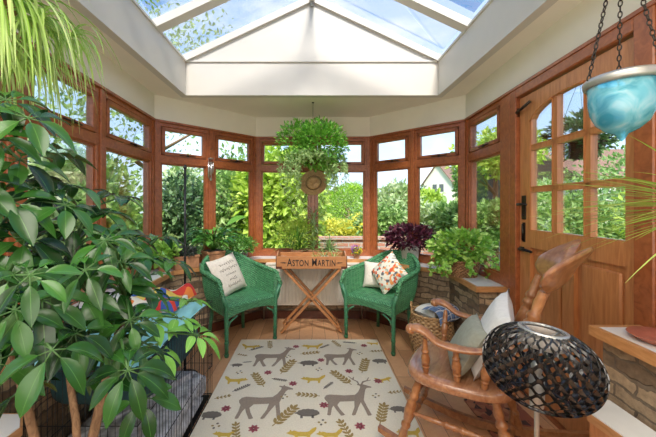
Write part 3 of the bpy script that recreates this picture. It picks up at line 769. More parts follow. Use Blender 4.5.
# ------------------------------------------------------------------ green wicker chairs
def smoothstep(t): t = max(0, min(1, t)); return t*t*(3-2*t)
def pillow(w, h, th, n=14):
    mb = MB()
    for sg in (1, -1):
        def fn(u, v, sg=sg):
            a, b_ = 2*u-1, 2*v-1
            e = (1-abs(a)**3.2)*(1-abs(b_)**3.2); pinch = 1-.07*(1-abs(a)**2)*abs(b_)**4 - 0
            pinch2 = 1-.07*(1-abs(b_)**2)*abs(a)**4
            return Vector((a*w/2*pinch2, sg*-th/2*(max(0, e)**.5), b_*h/2*pinch))
        o = fn
        if sg > 0: mb.grid(lambda u, v: o(u, v), n, n, 0, w, h)
        else: mb.grid(lambda u, v: o(1-u, v), n, n, 0, w, h)
    return mb
def wicker_chair(label, loc, rz):
    r_ = root('wicker_armchair', label, 'chair', loc, rz, 'green wicker armchairs')
    SZ = .42; wb, df, db = .245, -.25, .22      # seat half-width, front, back
    def rim(t):          # t -1..1 from left front over the back to right front
        a = abs(t); sx = 1 if t > 0 else -1
        if a > .62:
            k = (a-.62)/.38; x = .285+.015*k; y = .05-.33*k; z = .655-.035*k - .17*smoothstep((k-.80)/.2)*.6
        else:
            th = a/.62*PI/2; x = .292*math.sin(th)**.85; y = .05+.265*math.cos(th)**.9; z = .655+.135*(0.5+.5*math.cos(th*2*.98))
        return Vector((sx*x, y, z))
    def base(t):
        a = abs(t); sx = 1 if t > 0 else -1
        if a > .62: k = (a-.62)/.38; x = wb+.012*k; y = .03-.28*k
        else: th = a/.62*PI/2; x = wb*math.sin(th)**.8; y = .03+.19*math.cos(th)**.9
        return Vector((sx*x, y, .33))
    def shell(u, v):
        t = 2*u-1; p, q_ = base(t), rim(t); m_ = p.lerp(q_, v); 
        o_ = Vector((m_.x, m_.y-.0, 0)); o_ = o_.normalized() if o_.length > 0 else o_
        rib = .0035*math.sin(u*PI*74)
        return m_ + o_*(.016*math.sin(PI*v)+rib)
    q = MB()
    q.grid(lambda u, v: shell(1-u, v), 148, 10, 0, 1.35, .45); q.grid(lambda u, v: shell(u, v)*1 - Vector((shell(u,v).x*.05, (shell(u,v).y)*.05, 0)), 148, 10, 0, 1.35, .45)
    q.build('woven_back', 'green_wicker', r_)
    q = MB()
    pts = [rim(-1+2*i/60) for i in range(61)]
    q.tube(pts, .019, 8); q2 = []
    for i in range(361):      # wrapping cane round the rim
        t = -1+2*i/360; p = rim(t); tn = (rim(min(1, t+.01))-rim(max(-1, t-.01))).normalized(); s1 = tn.cross(Vector((0,0,1))).normalized(); s2 = s1.cross(tn); a = i*1.25
        q2.append(p+(s1*math.cos(a)+s2*math.sin(a))*.0205)
    q.tube(q2, .0045, 5); q.build('rim', 'green_wicker', r_)
    # seat: woven pad with a rounded front
    q = MB()
    def sf(u, v):
        y = df-.012+(db-df)*v; xw = wb-.004 if y < .03 else wb*math.sqrt(max(.0, 1-((y-.03)/.2)**2))
        z = SZ+.012*math.sin(PI*min(1, max(0, v)))+.002*math.sin(u*PI*50)*math.sin(v*PI*46)
        if v < .06: z -= (.06-v)*.35
        return Vector(((2*u-1)*xw, y, z))
    q.grid(sf, 60, 50, 0, .5, .48); q.build('seat', 'green_wicker', r_)
    q = MB()
    def ap(u, v):
        x = (2*u-1)*(wb+.004); zt = SZ-.012; zb = .335+.05*(abs(2*u-1) < 1)*(1-(2*u-1)**2)**.6-.03
        return Vector((x, df-.016-.002*math.sin(u*PI*60), zt+(zb-zt)*v))
    q.grid(lambda u, v: ap(u, 1-v), 60, 6, 0, .5, .1); q.grid(lambda u, v: ap(u, v)+Vector((0, .012, 0)), 60, 6, 0, .5, .1)
    for sx in (-1, 1):
        q.tube([(sx*wb, df, .355), (sx*(wb+.005), -.05, .345), (sx*(wb-.01), .1, .345)], .012, 8)
    q.build('apron', 'green_wicker', r_)
    for sx in (-1, 1):
        q = MB(); f = rim(sx*.995)
        q.tube([(sx*(wb+.006), df-.004, 0), (sx*(wb+.008), df-.006, .2), (sx*(wb+.012), df-.008, .42), (f.x, f.y+.002, f.z)], [.0165,.0175,.019,.019], 10)
        for z in (.02, .12, .20, .29, .38): q.lathe([(.0195, -.006), (.021, 0), (.0195, .006)], 12, 0, (sx*(wb+.007), df-.005, z))
        q.tube([(sx*(wb+.003), df-.004, .22), (sx*(wb-.025), df-.006, .285), (sx*(wb-.09), df-.010, .325)], .008, 8)
        q.build('leg', 'green_rod', r_)
        q = MB(); q.tube([(sx*(.19), .205, 0), (sx*.17, .18, .2), (sx*.165, .165, .42)], [.0165, .0175, .018], 10)
        q.tube([(sx*.175, .19, .2), (sx*.13, .19, .30), (sx*.10, .19, .335)], .007, 8); q.build('leg', 'green_rod', r_)
    return r_
def chair_loc(fl, fr):   # front feet -> centre, rotation (front of the chair is local -y)
    a = Vector(fl); b_ = Vector(fr); m_ = (a+b_)/2; d_ = (b_-a).normalized(); back = Vector((-d_.y, d_.x)); c_ = m_+back*.255
    return (c_.x, c_.y, 0), math.atan2(d_.y, d_.x)
l1, z1_ = chair_loc((-.708, 2.60), (-.352, 2.945)); l2, z2_ = chair_loc((.325, 2.985), (.687, 2.63))
wicker_chair('green wicker armchair with the cream script cushion, left of the folding table', l1, z1_)
wicker_chair('green wicker armchair with a folk print cushion, right of the folding table', l2, z2_)
def put(o, loc, rot): o.location = loc; o.rotation_euler = rot; return o
def local(l, rz, p): return Vector(l)+Matrix.Rotation(rz, 3, 'Z') @ Vector(p)
# script cushion
pm = pillow(.37, .37, .10)
inkb = MB()
for row, (n_, w0) in enumerate(((7,.20),(9,.24),(6,.14),(5,.10),(8,.18))):
    z = .10-.05*row; pts = []
    for i in range(n_*8+1):
        t = i/(n_*8); x = (t-.5)*w0; a, b_ = x/.185, z/.185
        y = -.05*(max(0, (1-abs(a)**3.2)*(1-abs(b_)**3.2))**.5)-.0015
        pts.append((x+.006*math.sin(t*n_*2*PI), y, z+.010*math.cos(t*n_*2*PI+row)+.006*math.sin(t*37)))
    inkb.tube(pts, .0016, 4)
pr = root('cushion', 'square cream cushion with lines of dark script on the left wicker chair', 'cushion')
pm.build('cover', 'cream_cloth', pr); inkb.build('script', 'rug_grey', pr)
put(pr, local(l1, z1_, (-.055, .085, .605)), (math.radians(-24), math.radians(-7), z1_+.35))
pm = pillow(.32, .32, .11); p2 = pm.build('cushion', 'folk'); tag(p2, 'diamond-turned cushion with an orange and black folk print on the right wicker chair', 'cushion')
put(p2, local(l2, z2_, (.02, .05, .615)), Matrix.Rotation(z2_+.25, 3, 'Z').to_euler())
p2.rotation_euler = (Matrix.Rotation(z2_-.15, 3, 'Z') @ Matrix.Rotation(math.radians(-26), 3, 'X') @ Matrix.Rotation(math.radians(38), 3, 'Y')).to_euler()
pm = pillow(.26, .26, .09); p3 = pm.build('cushion', 'cream_cloth'); tag(p3, 'small beige cushion half hidden between the print cushion and the right chair back', 'cushion')
p3.rotation_euler = (Matrix.Rotation(z2_+.35, 3, 'Z') @ Matrix.Rotation(math.radians(-15), 3, 'X')).to_euler(); p3.location = local(l2, z2_, (-.14, .09, .565))

# ------------------------------------------------------------------ butler's tray table
TX, TY = -.005, 3.20
t_ = root('tray_table', 'wooden butler tray on crossed folding legs in front of the radiator', 'table', (TX, TY, 0))
tw, td = .345, .15
tr = root('tray', None, None, (0, 0, 0)); tr.parent = t_
q = MB(); q.box((-tw, -td, .645), (tw, -td+.014, .765), 0, .003); q.build('front_board', 'tray', tr)
q = MB(); q.box((-tw, td-.014, .645), (tw, td, .765), 0, .003); q.box((-tw+.01, -td+.01, .648), (tw-.01, td-.01, .66)); q.build('tray_base', 'tray', tr)
for sx in (-1, 1):
    q = MB(); n = 14; a0 = sx*tw; a1 = sx*(tw-.014); vs = []; fs = []
    for i in range(n+1):
        y = -td+.014+(2*td-.028)*i/n; zt = .765+.035*math.sin(PI*i/n)
        vs += [(a0, y, .645), (a0, y, zt), (a1, y, .645), (a1, y, zt)]
    for i in range(n):
        a = i*4; b_ = a+4; F1 = [[a, b_, b_+1, a+1], [a+2, a+3, b_+3, b_+2], [a+1, b_+1, b_+3, a+3], [a, a+2, b_+2, b_]]; fs += [f[::-1] for f in F1] if sx < 0 else F1
    fs += [[0, 1, 3, 2], [n*4, n*4+2, n*4+3, n*4+1]]
    q.add(vs, fs); q.build('end_board', 'tray', tr)
    q = MB(); q.box((sx*tw-.004, -td-.003, .645), (sx*tw+.004, -td+.03, .77)); q.box((sx*(tw)-.004*sx, -td-.0035, .645), (sx*(tw-.055), -td, .668)) ; q.build('corner_plate', 'frame_dark', tr)
cu = bpy.data.curves.new('lettering', 'FONT'); cu.body = 'Aston Martin'
for cf in cu.body_format: cf.use_small_caps = True
cu.small_caps_scale = .80; cu.size = .105; cu.extrude = .0006; cu.offset = .0016; cu.align_x = 'CENTER'; cu.align_y = 'CENTER'; cu.space_character = 1.12
cu.materials.append(M['ink']); lt0 = bpy.data.objects.new('letter_source', cu); COL.objects.link(lt0); bpy.context.view_layer.update()
lme = bpy.data.meshes.new_from_object(lt0.evaluated_get(bpy.context.evaluated_depsgraph_get())); bpy.data.objects.remove(lt0)
lt = bpy.data.objects.new('lettering', lme); COL.objects.link(lt); lt.parent = tr
lt.rotation_euler = (PI/2, 0, 0); lt.location = (0, -td-.001, .705); lt.scale = (.66, 1, 1)
for sx in (-1, 1):
    q = MB(); q.add([(sx*.235, -td-.001, .703), (sx*.262, -td-.001, .710), (sx*.305, -td-.001, .7075), (sx*.305, -td-.001, .7025), (sx*.262, -td-.001, .697)], [[0,1,2,3,4] if sx < 0 else [4,3,2,1,0]]); q.build('printed_dash', 'ink', tr)
for ys, sg in ((-td+.03, 1), (-td+.055, -1), (td-.03, 1), (td-.055, -1)):
    q = MB(); q.bar((-sg*.30, ys, .012), (sg*.285, ys, .645), .022, .036, (0, 1, 0)); q.build('leg', 'tray', t_)
q = MB()
for (x, z) in ((-.27, .06), (.27, .06)):
    q.tube([(x, -td+.03, z), (x, td-.03, z)], .010, 8); q.build('stretcher', 'tray', t_); q = MB()
q.tube([(-.007, -td+.02, .33), (-.007, td-.02, .33)], .009, 8); q.build('stretcher', 'tray', t_)
q = MB(); q.lathe([(.014, -.004), (.016, 0), (.010, .004)], 12, 0, (-.007, -td+.016, .33), True, Matrix.Rotation(PI/2, 3, 'X')); q.build('pivot_bolt', 'iron', t_)

# ------------------------------------------------------------------ pots (helper)
def pot(mb, r0, r1, h, rim=.012, n=28, mi=0, soil_mi=1, z=0):
    mb.lathe([(r0*.9, z), (r0, z+.003), (r1, z+h-rim*1.6), (r1+rim*.5, z+h-rim*1.6), (r1+rim*.5, z+h), (r1-rim*.4, z+h), (r1-rim*.6, z+h-.02)], n, mi)
    mb.lathe([(.0001, z+h-.018), (r1-rim*.6, z+h-.022)], n, soil_mi, caps=False)
# small things on the tray
q = MB(); q.lathe([(.022,0),(.034,.02),(.030,.055),(.018,.07),(.014,.085),(.018,.092),(.010,.094)], 20, 0, (-.27, 3.16, .660)); q.tube([(-.24, 3.16, .70), (-.215, 3.16, .72), (-.21, 3.16, .75)], .007, 8)
q.tube([(-.30+.03*math.cos(a)-.0, 3.16, .725+.032*math.sin(a)) for a in np.linspace(.2*PI, 1.2*PI, 9)], .006, 8)
tag(q.build('watering_jug', 'terracotta'), 'small pink clay jug at the left end of the tray', 'jug')
for (x, y) in ((-.06, 3.22), (.03, 3.2), (.09, 3.24), (.17, 3.19)): pass
for k_, (x, y, hh, lab) in enumerate(((.035, 3.17, .075, 'small whitewashed pot in the middle of the tray'), (.13, 3.20, .085, 'small whitewashed pot of spiky seedlings right of centre on the tray'), (.225, 3.17, .08, 'small whitewashed pot at the right end of the tray'))):
    p_ = root('seedling_pot', lab, 'plant pot', (x, y, .661), 0, 'little pots on the tray')
    q = MB(); pot(q, .024, .034, hh, .006, 18); q.build('pot', ['white_pot', 'soil'], p_)
    q = MB()
    for i in range(22):
        a = rnd.uniform(0, 2*PI); e = rnd.uniform(.25, 1.2); strap_tubes(q, (0, 0, hh-.02), (math.cos(a)*math.cos(e), math.sin(a)*math.cos(e), math.sin(e)), rnd.uniform(.06, .15), .007, rnd.uniform(.4, 1.2), 5)
    q.build('foliage', 'variegated', p_)

# ------------------------------------------------------------------ laundry basket with tartan blanket
bx, by = 1.035, 2.715
b0 = root('laundry_basket', 'round seagrass basket on the floor right of the wicker chairs', 'basket', (bx, by, 0))
def bsk(u, v, k=1):
    a = 2*PI*u; r = .150+.030*math.sin(PI*min(1, v*.9+.05))+.008*v; r += .0035*math.sin(v*PI*26)*k; return Vector((r*math.cos(a), r*math.sin(a), .006+.325*v))
q = MB(); q.grid(lambda u, v: bsk(u, v), 64, 78, 0, 1.2, .33)
q.grid(lambda u, v: bsk(1-u, v, 0)*1 - Vector((bsk(1-u, v, 0).x*.06, bsk(1-u, v, 0).y*.06, 0)), 48, 10, 0, 1.2, .33); q.lathe([(.0001, .008), (.152, .006)], 32); q.build('body', 'seagrass', b0)
q = MB(); rr = .164; q.tube([(rr*math.cos(a), rr*math.sin(a), .333+.004*math.sin(a*20)) for a in np.linspace(0, 2*PI, 61)[:-1]], .012, 8, closed=True); q.build('rim', 'seagrass', b0)
for a0 in (-.35, 2.75):
    q = MB(); pts = []
    for i in range(13):
        t = i/12; a = a0+(t-.5)*.75; pts.append((rr*math.cos(a), rr*math.sin(a), .33+.075*math.sin(PI*t)))
    q.tube(pts, .009, 8); q.build('handle', 'seagrass', b0)
def blk(u, v):   # folded blanket draped over the basket's rim towards the left front
    s_ = (u-.5)*.27; t = v
    if t < .55: k = t/.55; d_ = -.02-.155*k; z = .40+.03*math.sin(PI*k*.8)-.02*k
    else: k = (t-.55)/.45; d_ = -.175-.020*math.sin(PI*.5*k); z = .395-.075*k
    return Vector((bx, by, 0))+Matrix.Rotation(.62, 3, 'Z') @ Vector((s_, d_, z+.006*math.sin(u*9+t*4)))
def blk2(u, v): p = blk(u, v); return p-Vector((0, 0, .0))+Matrix.Rotation(.62, 3, 'Z') @ Vector((0, .022, -.020))
q = MB(); q.grid(blk, 20, 20, 0, .30, .30); q.grid(lambda u, v: blk2(1-u, v), 20, 20, 0, .30, .30)
for fn_ in ((lambda u, v: blk(u, 0).lerp(blk2(u, 0), 1-v)), (lambda u, v: blk(u, 1).lerp(blk2(u, 1), v)), (lambda u, v: blk(0, u).lerp(blk2(0, u), v)), (lambda u, v: blk(1, u).lerp(blk2(1, u), 1-v))): q.grid(fn_, 20, 2, 0, .3, .02)
tag(q.build('blanket', 'tartan'), 'blue and white tartan blanket folded over the seagrass basket rim', 'blanket')
q = pillow(.22, .22, .12); bl = q.build('folded_towel', 'white_cloth'); bl.location = (bx+.02, by+.03, .33); bl.rotation_euler = (PI/2, 0, .5)
tag(bl, 'crumpled pale towel inside the seagrass basket under the blanket', 'towel')
# ------------------------------------------------------------------ rocking chair
RC = Vector((.782, 1.63, 0)); RZR = math.atan2(-.83, -.56)
rc = root('rocking_chair', 'turned wooden rocking chair with curved arms beside the black lamp', 'rocking chair', RC, RZR)
q = MB()
def seat_out(a):   # outline as superellipse
    c_, s_ = math.cos(a), math.sin(a); e = 2/3.6; x = .262*math.copysign(abs(c_)**e, c_); y = .245*math.copysign(abs(s_)**e, s_)
    return x*(1-.10*(y > 0)*y/.235), y
nn = 64; rings = [(1.0, .405), (1.0, .425), (.985, .437), (.94, .444), (.80, .441), (.55, .434), (.25, .433), (.001, .434)]
vs = []; fs = []
for (k, z) in [(.001, .402), (.97, .398)]+rings:
    for i in range(nn):
        x, y = seat_out(2*PI*i/nn); vs.append((x*k, y*k, z))
for r in range(len(rings)+1):
    for i in range(nn): fs.append([r*nn+i, r*nn+(i+1) % nn, (r+1)*nn+(i+1) % nn, (r+1)*nn+i])
q.add(vs, fs, 0, True); q.build('seat', 'rocker_seat', rc)
SPN = [(0,.010),(.06,.012),(.14,.016),(.2,.012),(.22,.018),(.25,.018),(.27,.011),(.30,.019),(.45,.022),(.58,.016),(.62,.011),(.64,.018),(.67,.018),(.69,.012),(.8,.014),(.9,.012),(1,.009)]
LEG = [(0,.014),(.10,.017),(.2,.022),(.26,.017),(.29,.025),(.33,.025),(.36,.016),(.40,.024),(.55,.027),(.68,.019),(.71,.015),(.73,.023),(.77,.023),(.8,.017),(.9,.021),(1,.017)]
def zr(y): return .006+y*y/2.1
for sx in (-1, 1):
    for (yt, yb) in ((-.165, -.25), (.16, .25)):
        q = MB(); q.turned((sx*.18, yt, .405), (sx*.215, yb, zr(yb)+.030), LEG, 14); q.build('leg', 'rocker', rc)
    # rocker runner
    q = MB(); n = 30; vs = []; fs = []
    for i in range(n+1):
        y = -.37+.90*i/n; h = .040*(1-.4*abs(2*i/n-1)**4); z = zr(y)
        if i > n-4: z += 0
        vs += [(sx*.215-.014, y, z), (sx*.215+.014, y, z), (sx*.215+.014, y, z+h), (sx*.215-.014, y, z+h)]
    for i in range(n):
        a = i*4
        for k in range(4): fs.append([a+k, a+(k+1) % 4, a+4+(k+1) % 4, a+4+k][::-1])
    fs += [[0,1,2,3], [n*4+3, n*4+2, n*4+1, n*4]]; q.add(vs, fs, 0, False); q.build('rocker', 'rocker', rc)
    # arm: broad flat section with a scrolled front end
    q = MB(); pts = []; ws = []
    for i in range(25):
        t = i/24; y = .255-.45*t; x = sx*(.205+.045*math.sin(PI*min(1, t*1.15)*.5)); z = .655-.045*math.sin(PI*t)*(t < 1)+.0*t
        if t > .72: z += .028*math.sin((t-.72)/.28*PI*.9)
        pts.append(Vector((x, y, z))); ws.append(.016+.014*smoothstep((t-.1)/.4)+.006*smoothstep((t-.7)/.2))
    vs = []; fs = []; m_ = 12
    for i, p in enumerate(pts):
        hh = .014+.006*smoothstep((i/24-.6)/.3); 
        if i == 24: hh *= .5; ws[i] *= .6
        for k in range(m_): a = 2*PI*k/m_; vs.append((p.x+ws[i]*math.cos(a), p.y, p.z+hh*math.sin(a)))
    for i in range(24):
        for k in range(m_): fs.append([i*m_+k, i*m_+(k+1) % m_, (i+1)*m_+(k+1) % m_, (i+1)*m_+k])
    fs += [list(range(m_)), [24*m_+k for k in range(m_)][::-1]]; q.add(vs, fs, 0, True)
    e = pts[-1]; q.ball((e.x, e.y+.006, e.z-.004), .030, 8, 0, (1.15, .85, .8)); q.build('arm', 'rocker', rc)
    for (y0, x1, y1) in ((-.13, .245, -.125), (.01, .240, .01), (.12, .225, .14)):
        q = MB(); q.turned((sx*.205, y0, .435), (sx*x1, y1, .625), SPN, 12); q.build('arm_spindle', 'rocker', rc)
    # back post
    q = MB(); q.turned((sx*.175, .185, .43), (sx*.190, .335, .905), [(0,.014),(.12,.018),(.22,.024),(.26,.016),(.28,.026),(.31,.026),(.33,.017),(.36,.024),(.5,.029),(.62,.023),(.66,.016),(.68,.027),(.71,.027),(.735,.018),(.76,.026),(.79,.026),(.82,.017),(.9,.021),(1,.016)], 14); q.build('back_post', 'rocker', rc)
for k, x in enumerate((-.105, -.035, .035, .105)):
    q = MB(); q.turned((x*.9, .20, .43), (x, .365, .91), [(0,.007),(.3,.010),(.5,.012),(.7,.010),(1,.007)], 10); q.build('back_spindle', 'rocker', rc)
q = MB()
def crest(u, v, sd):
    x = (2*u-1)*.262; a = abs(x)/.262
    hh = .050+.052*math.exp(-((a-.64)/.25)**2); hh *= (max(0, 1-a**7))**.5+.02; hh -= .028*math.exp(-(a/.24)**2)
    z = .965+(2*v-1)*hh + .034*math.exp(-((a-.64)/.3)**2)
    y = .30+.10*math.cos(PI*a*.5)+.42*(z-.90)+.9*max(0, z-.99)**1.3
    th = .022*(max(0, 1-abs(2*v-1)**5))**.5*(max(0, 1-a**8))**.5
    return Vector((x, y-sd*th, z))
q.grid(lambda u, v: crest(u, v, 1), 40, 14); q.grid(lambda u, v: crest(1-u, v, -1), 40, 14); q.build('crest_rail', 'rocker', rc)
for (p, q_) in (((-.205, -.215, .16), (.205, -.215, .16)), ((-.205, .215, .16), (.205, .215, .16)), ((-.205, -.21, .22), (-.205, .21, .22)), ((.205, -.21, .22), (.205, .21, .22)), ((-.20, -.20, .28), (.20, -.20, .28))):
    q = MB(); q.turned(p, q_, [(0,.008),(.2,.011),(.35,.015),(.38,.011),(.40,.018),(.43,.018),(.45,.012),(.5,.017),(.55,.012),(.57,.018),(.60,.018),(.62,.011),(.65,.015),(.8,.011),(1,.008)], 10); q.build('stretcher', 'rocker', rc)
def rl(p): return RC+Matrix.Rotation(RZR, 3, 'Z') @ Vector(p)
q = pillow(.38, .36, .11); o = q.build('cushion', 'white_cloth'); tag(o, 'white cushion leaning against the spindles of the rocking chair', 'cushion')
o.location = rl((-.02, .135, .625)); o.rotation_euler = (Matrix.Rotation(RZR+.12, 3, 'Z') @ Matrix.Rotation(math.radians(-24), 3, 'X') @ Matrix.Rotation(math.radians(8), 3, 'Y')).to_euler()
q = pillow(.30, .27, .10); o = q.build('cushion', 'grey_green_cloth'); tag(o, 'smaller sage green cushion in front of the white one on the rocking chair', 'cushion')
o.location = rl((.05, .03, .565)); o.rotation_euler = (Matrix.Rotation(RZR+.25, 3, 'Z') @ Matrix.Rotation(math.radians(-30), 3, 'X')).to_euler()

# ------------------------------------------------------------------ floor lamp with black lattice shade
LP = Vector((.742, 1.03, 0))
fl_ = root('floor_lamp', 'low standing lamp with a black lattice shade in front of the rocking chair', 'lamp', LP)
q = MB(); q.lathe([(.0001, .0), (.12, .0), (.125, .006), (.115, .014), (.03, .02), (.012, .035)], 32); q.build('base', 'black_metal', fl_)
q = MB(); q.tube([(0, 0, .02), (0, 0, .60), (0, 0, .69)], .0075, 12); q.lathe([(.02, .60), (.022, .64), (.022, .69), (.018, .70)], 16); q.build('pole', 'tin', fl_)
q = MB(); q.lathe([(.010, .70), (.012, .705), (.016, .72), (.016, .735), (.010, .745), (.001, .75)], 20, caps=False); q.build('bulb', 'tin', fl_)
q = MB(); tilt = Matrix.Translation((.010, 0, .735)) @ Matrix.Rotation(math.radians(5), 4, 'Y'); q.M = tilt
def prof(s):    # s 0 top .. 1 bottom -> radius, z
    a = math.radians(19+(152-19)*s); return .158*math.sin(a)**.8, .122*math.cos(a)
rows = 13; wv = 22
for j in range(rows+1):
    s_ = j/rows; ph = PI*(j % 2); n = wv*8; amp = .5/rows*.98
    va = []
    for i in range(n):
        a = 2*PI*i/n; ss = s_+amp*math.sin(wv*a+ph); ss = max(-.02, min(1.02, ss))
        for (ds, dr) in ((-.031, .010), (.031, .000), (.031, -.003), (-.031, .007)):
            r, z = prof(max(-.04, min(1.04, ss+ds))); va.append(((r+dr)*math.cos(a), (r+dr)*math.sin(a), z))
    f = []
    for i in range(n):
        a0 = i*4; a1 = ((i+1) % n)*4
        for k in range(4): f.append([a0+k, a0+(k+1) % 4, a1+(k+1) % 4, a1+k][::-1])
    q.add(va, f)
sh = q.build('lamp_shade', 'lattice', fl_)
q = MB(); q.M = tilt; r, z = prof(0); q.lathe([(r+.004, z-.006), (r+.006, z+.004), (r-.004, z+.006), (r-.006, z-.004), (r+.004, z-.006)], 40, caps=False)
q.build('shade_ring', 'tin', sh); q = MB(); q.M = tilt
r, z = prof(1); q.lathe([(r+.004, z-.004), (r+.005, z+.004), (r-.004, z+.004), (r-.005, z-.004), (r+.004, z-.004)], 40, caps=False); q.build('shade_ring', 'lattice', sh)
q = MB(); q.M = tilt
for k in range(3): a = 2*PI*k/3; r, z = prof(0); q.tube([(0, 0, z-.03), (r*math.cos(a), r*math.sin(a), z)], .0025, 6)
q.build('shade_carrier', 'chrome', sh)
q = MB(); q.M = tilt; r, z = prof(.02); q.lathe([(r-.012, z-.004), (r-.004, z-.045), (r-.006, z-.045), (r-.014, z-.004)], 40, caps=False); q.build('inner_collar', 'shade_lining', sh)

# ------------------------------------------------------------------ plate on the right sill
p_ = MB(); p_.lathe([(.0001, .004), (.045, .004), (.05, 0), (.055, .002), (.085, .022), (.088, .024), (.086, .026), (.052, .009), (.0001, .008)], 40, 0, (0, 0, 0), caps=False)
o = p_.build('dish', 'clay_plate'); o.location = (1.255, 1.125, .768); tag(o, 'round terracotta dish on the white sill at the right', 'dish')

# ------------------------------------------------------------------ hanging blue glass planter
HP = Vector((.968, .975, 1.650)); HK = .88
hp = root('hanging_planter', 'blue glass bowl planter hanging on three rusty chains', 'hanging planter', HP); hp.scale = (.88, .88, .94)
q = MB(); q.lathe([(.098, 0), (.094, -.02), (.092, -.07), (.086, -.105), (.070, -.14), (.045, -.163), (.018, -.176), (.010, -.190), (.0005, -.200)], 48, caps=False)
q.lathe([(.0005, -.168), (.04, -.152), (.064, -.134), (.080, -.105), (.088, -.06), (.093, 0)], 48, caps=False); q.build('bowl', 'blue_glass', hp)
q = MB(); q.lathe([(.0005, -.105), (.055, -.105), (.062, -.10), (.064, -.06), (.058, -.055), (.0005, -.06)], 32, caps=False); q.build('inner_pot', 'blue_glass', hp)
q = MB(); q.lathe([(.092, -.012), (.099, -.018), (.106, -.010), (.108, .004), (.104, .012), (.094, .008), (.092, -.012)], 48, caps=False); q.build('rim_band', 'tin', hp)
def chain(mb, a, b_, r=.010, wr=.0022):
    a, b_ = Vector(a), Vector(b_); d = b_-a; L = d.length; n = int(L/(r*1.75)); R = d.to_track_quat('Z', 'X').to_matrix()
    for i in range(n):
        c_ = a+d*((i+.5)/n); tw_ = Matrix.Rotation(PI/2*(i % 2), 3, 'Z'); pts = []
        for k in range(10): t = 2*PI*k/10; pts.append(c_+R @ (tw_ @ Vector((r*.55*math.cos(t), 0, r*1.05*math.sin(t)))))
        mb.tube(pts, wr, 5, closed=True)
TP = (.0, .0, .50)
for k in range(3):
    a = math.radians(170+120*k); q = MB(); chain(q, (.104*math.cos(a), .104*math.sin(a), .008), TP); q.build('chain', 'iron', hp)
q = MB(); q.tube([(.016*math.cos(a), 0, .512+.016*math.sin(a)) for a in np.linspace(0, 2*PI, 17)[:-1]], .003, 6, closed=True); q.tube([(0, 0, .52), (0, 0, .692)], .003, 6); q.lathe([(.012, .688), (.012, .695)], 12); q.build('ceiling_hook', 'iron', hp)

# ------------------------------------------------------------------ straw hat on the centre mullion
ht = root('straw_hat', 'brown straw sun hat hanging on the centre window mullion', 'hat', (.018, 3.63, 1.530))
Rh = Matrix.Rotation(math.radians(96), 3, 'X') @ Matrix.Rotation(.3, 3, 'Z')
q = MB()
def hat(u, v):
    a = 2*PI*u
    if v < .5: k = v/.5; r = .165-.075*k; z = .020*math.cos(a*2+.6)*(1-k)+.012*(1-k)**2*(-1)
    elif v < .85: k = (v-.5)/.35; r = .090-.018*k; z = .085*k
    else: k = (v-.85)/.15; r = .072*(1-k)+.0005; z = .085+.012*math.sin(k*PI/2)-.02*smoothstep(k*1.2)*abs(math.cos(a))**2
    return Rh @ Vector((r*math.cos(a)*1.0, r*math.sin(a)*.88, z+.012))
q.grid(lambda u, v: hat(u, 1-v), 48, 30, 0, 1, .3); q.grid(lambda u, v: hat(u, v)+Vector((0, .003, 0)), 48, 30, 0, 1, .3); q.build('straw_body', 'straw', ht)
q = MB(); q.grid(lambda u, v: Rh @ Vector(((.0925-.004*v)*math.cos(2*PI*u), (.0925-.004*v)*.88*math.sin(2*PI*u), .014+.022*v)), 40, 3); q.build('hat_band', 'hatband', ht)

# ------------------------------------------------------------------ wind chime on the back left mullion
wp = MBL @ Vector((LBL/2, -.02, 0)); wc = root('wind_chime', 'small silver wind chime hanging on the mullion between the left windows', 'wind chime', (wp.x, wp.y, 1.86))
q = MB(); q.tube([(0, .012, .0), (.0, -.02, .004), (0, -.03, -.01)], .003, 6); q.tube([(0, -.03, -.01), (0, -.03, -.10)], .0012, 4); q.build('hook', 'iron', wc)
q = MB(); q.lathe([(.0005, -.095), (.03, -.102), (.032, -.108), (.0005, -.106)], 20, 0, (0, -.03, 0), caps=False); q.build('disc', 'wire', wc)
for k in range(6):
    a = k*PI/3; x, y = .026*math.cos(a), -.03+.026*math.sin(a); L_ = .10+.018*k; q = MB(); q.tube([(x, y, -.105), (x, y, -.14)], .0008, 4); q.tube([(x, y, -.14), (x, y, -.14-L_)], .0048, 8); q.build('chime_tube', 'chrome', wc)
q = MB(); q.tube([(0, -.03, -.1), (0, -.03, -.33)], .0009, 4); q.ball((0, -.03, -.20), .012, 6); q.ball((0, -.03, -.32), .014, 6, 0, (1, .3, 1.3)); q.build('clapper', 'wire', wc)

# ------------------------------------------------------------------ black stand behind the crate
st = root('plant_stand', 'tall thin black metal hook stand on the floor behind the dog crate', 'stand', (-.94, 2.31, 0))
q = MB(); q.lathe([(.0001, 0), (.09, 0), (.092, .004), (.085, .010), (.015, .014), (.010, .03)], 28); q.build('base', 'black_metal', st)
q = MB(); q.tube([(0, 0, .01), (0, 0, 1.545)], .0085, 10); q.lathe([(.0085, 1.53), (.013, 1.54), (.013, 1.55), (.004, 1.565)], 12)
q.build('pole', 'black_metal', st)
q = MB(); q.tube([(0, 0, 1.47), (-.02, 0, 1.505), (-.045, 0, 1.50), (-.055, 0, 1.475), (-.045, 0, 1.46)], .004, 6); q.build('hook', 'black_metal', st)

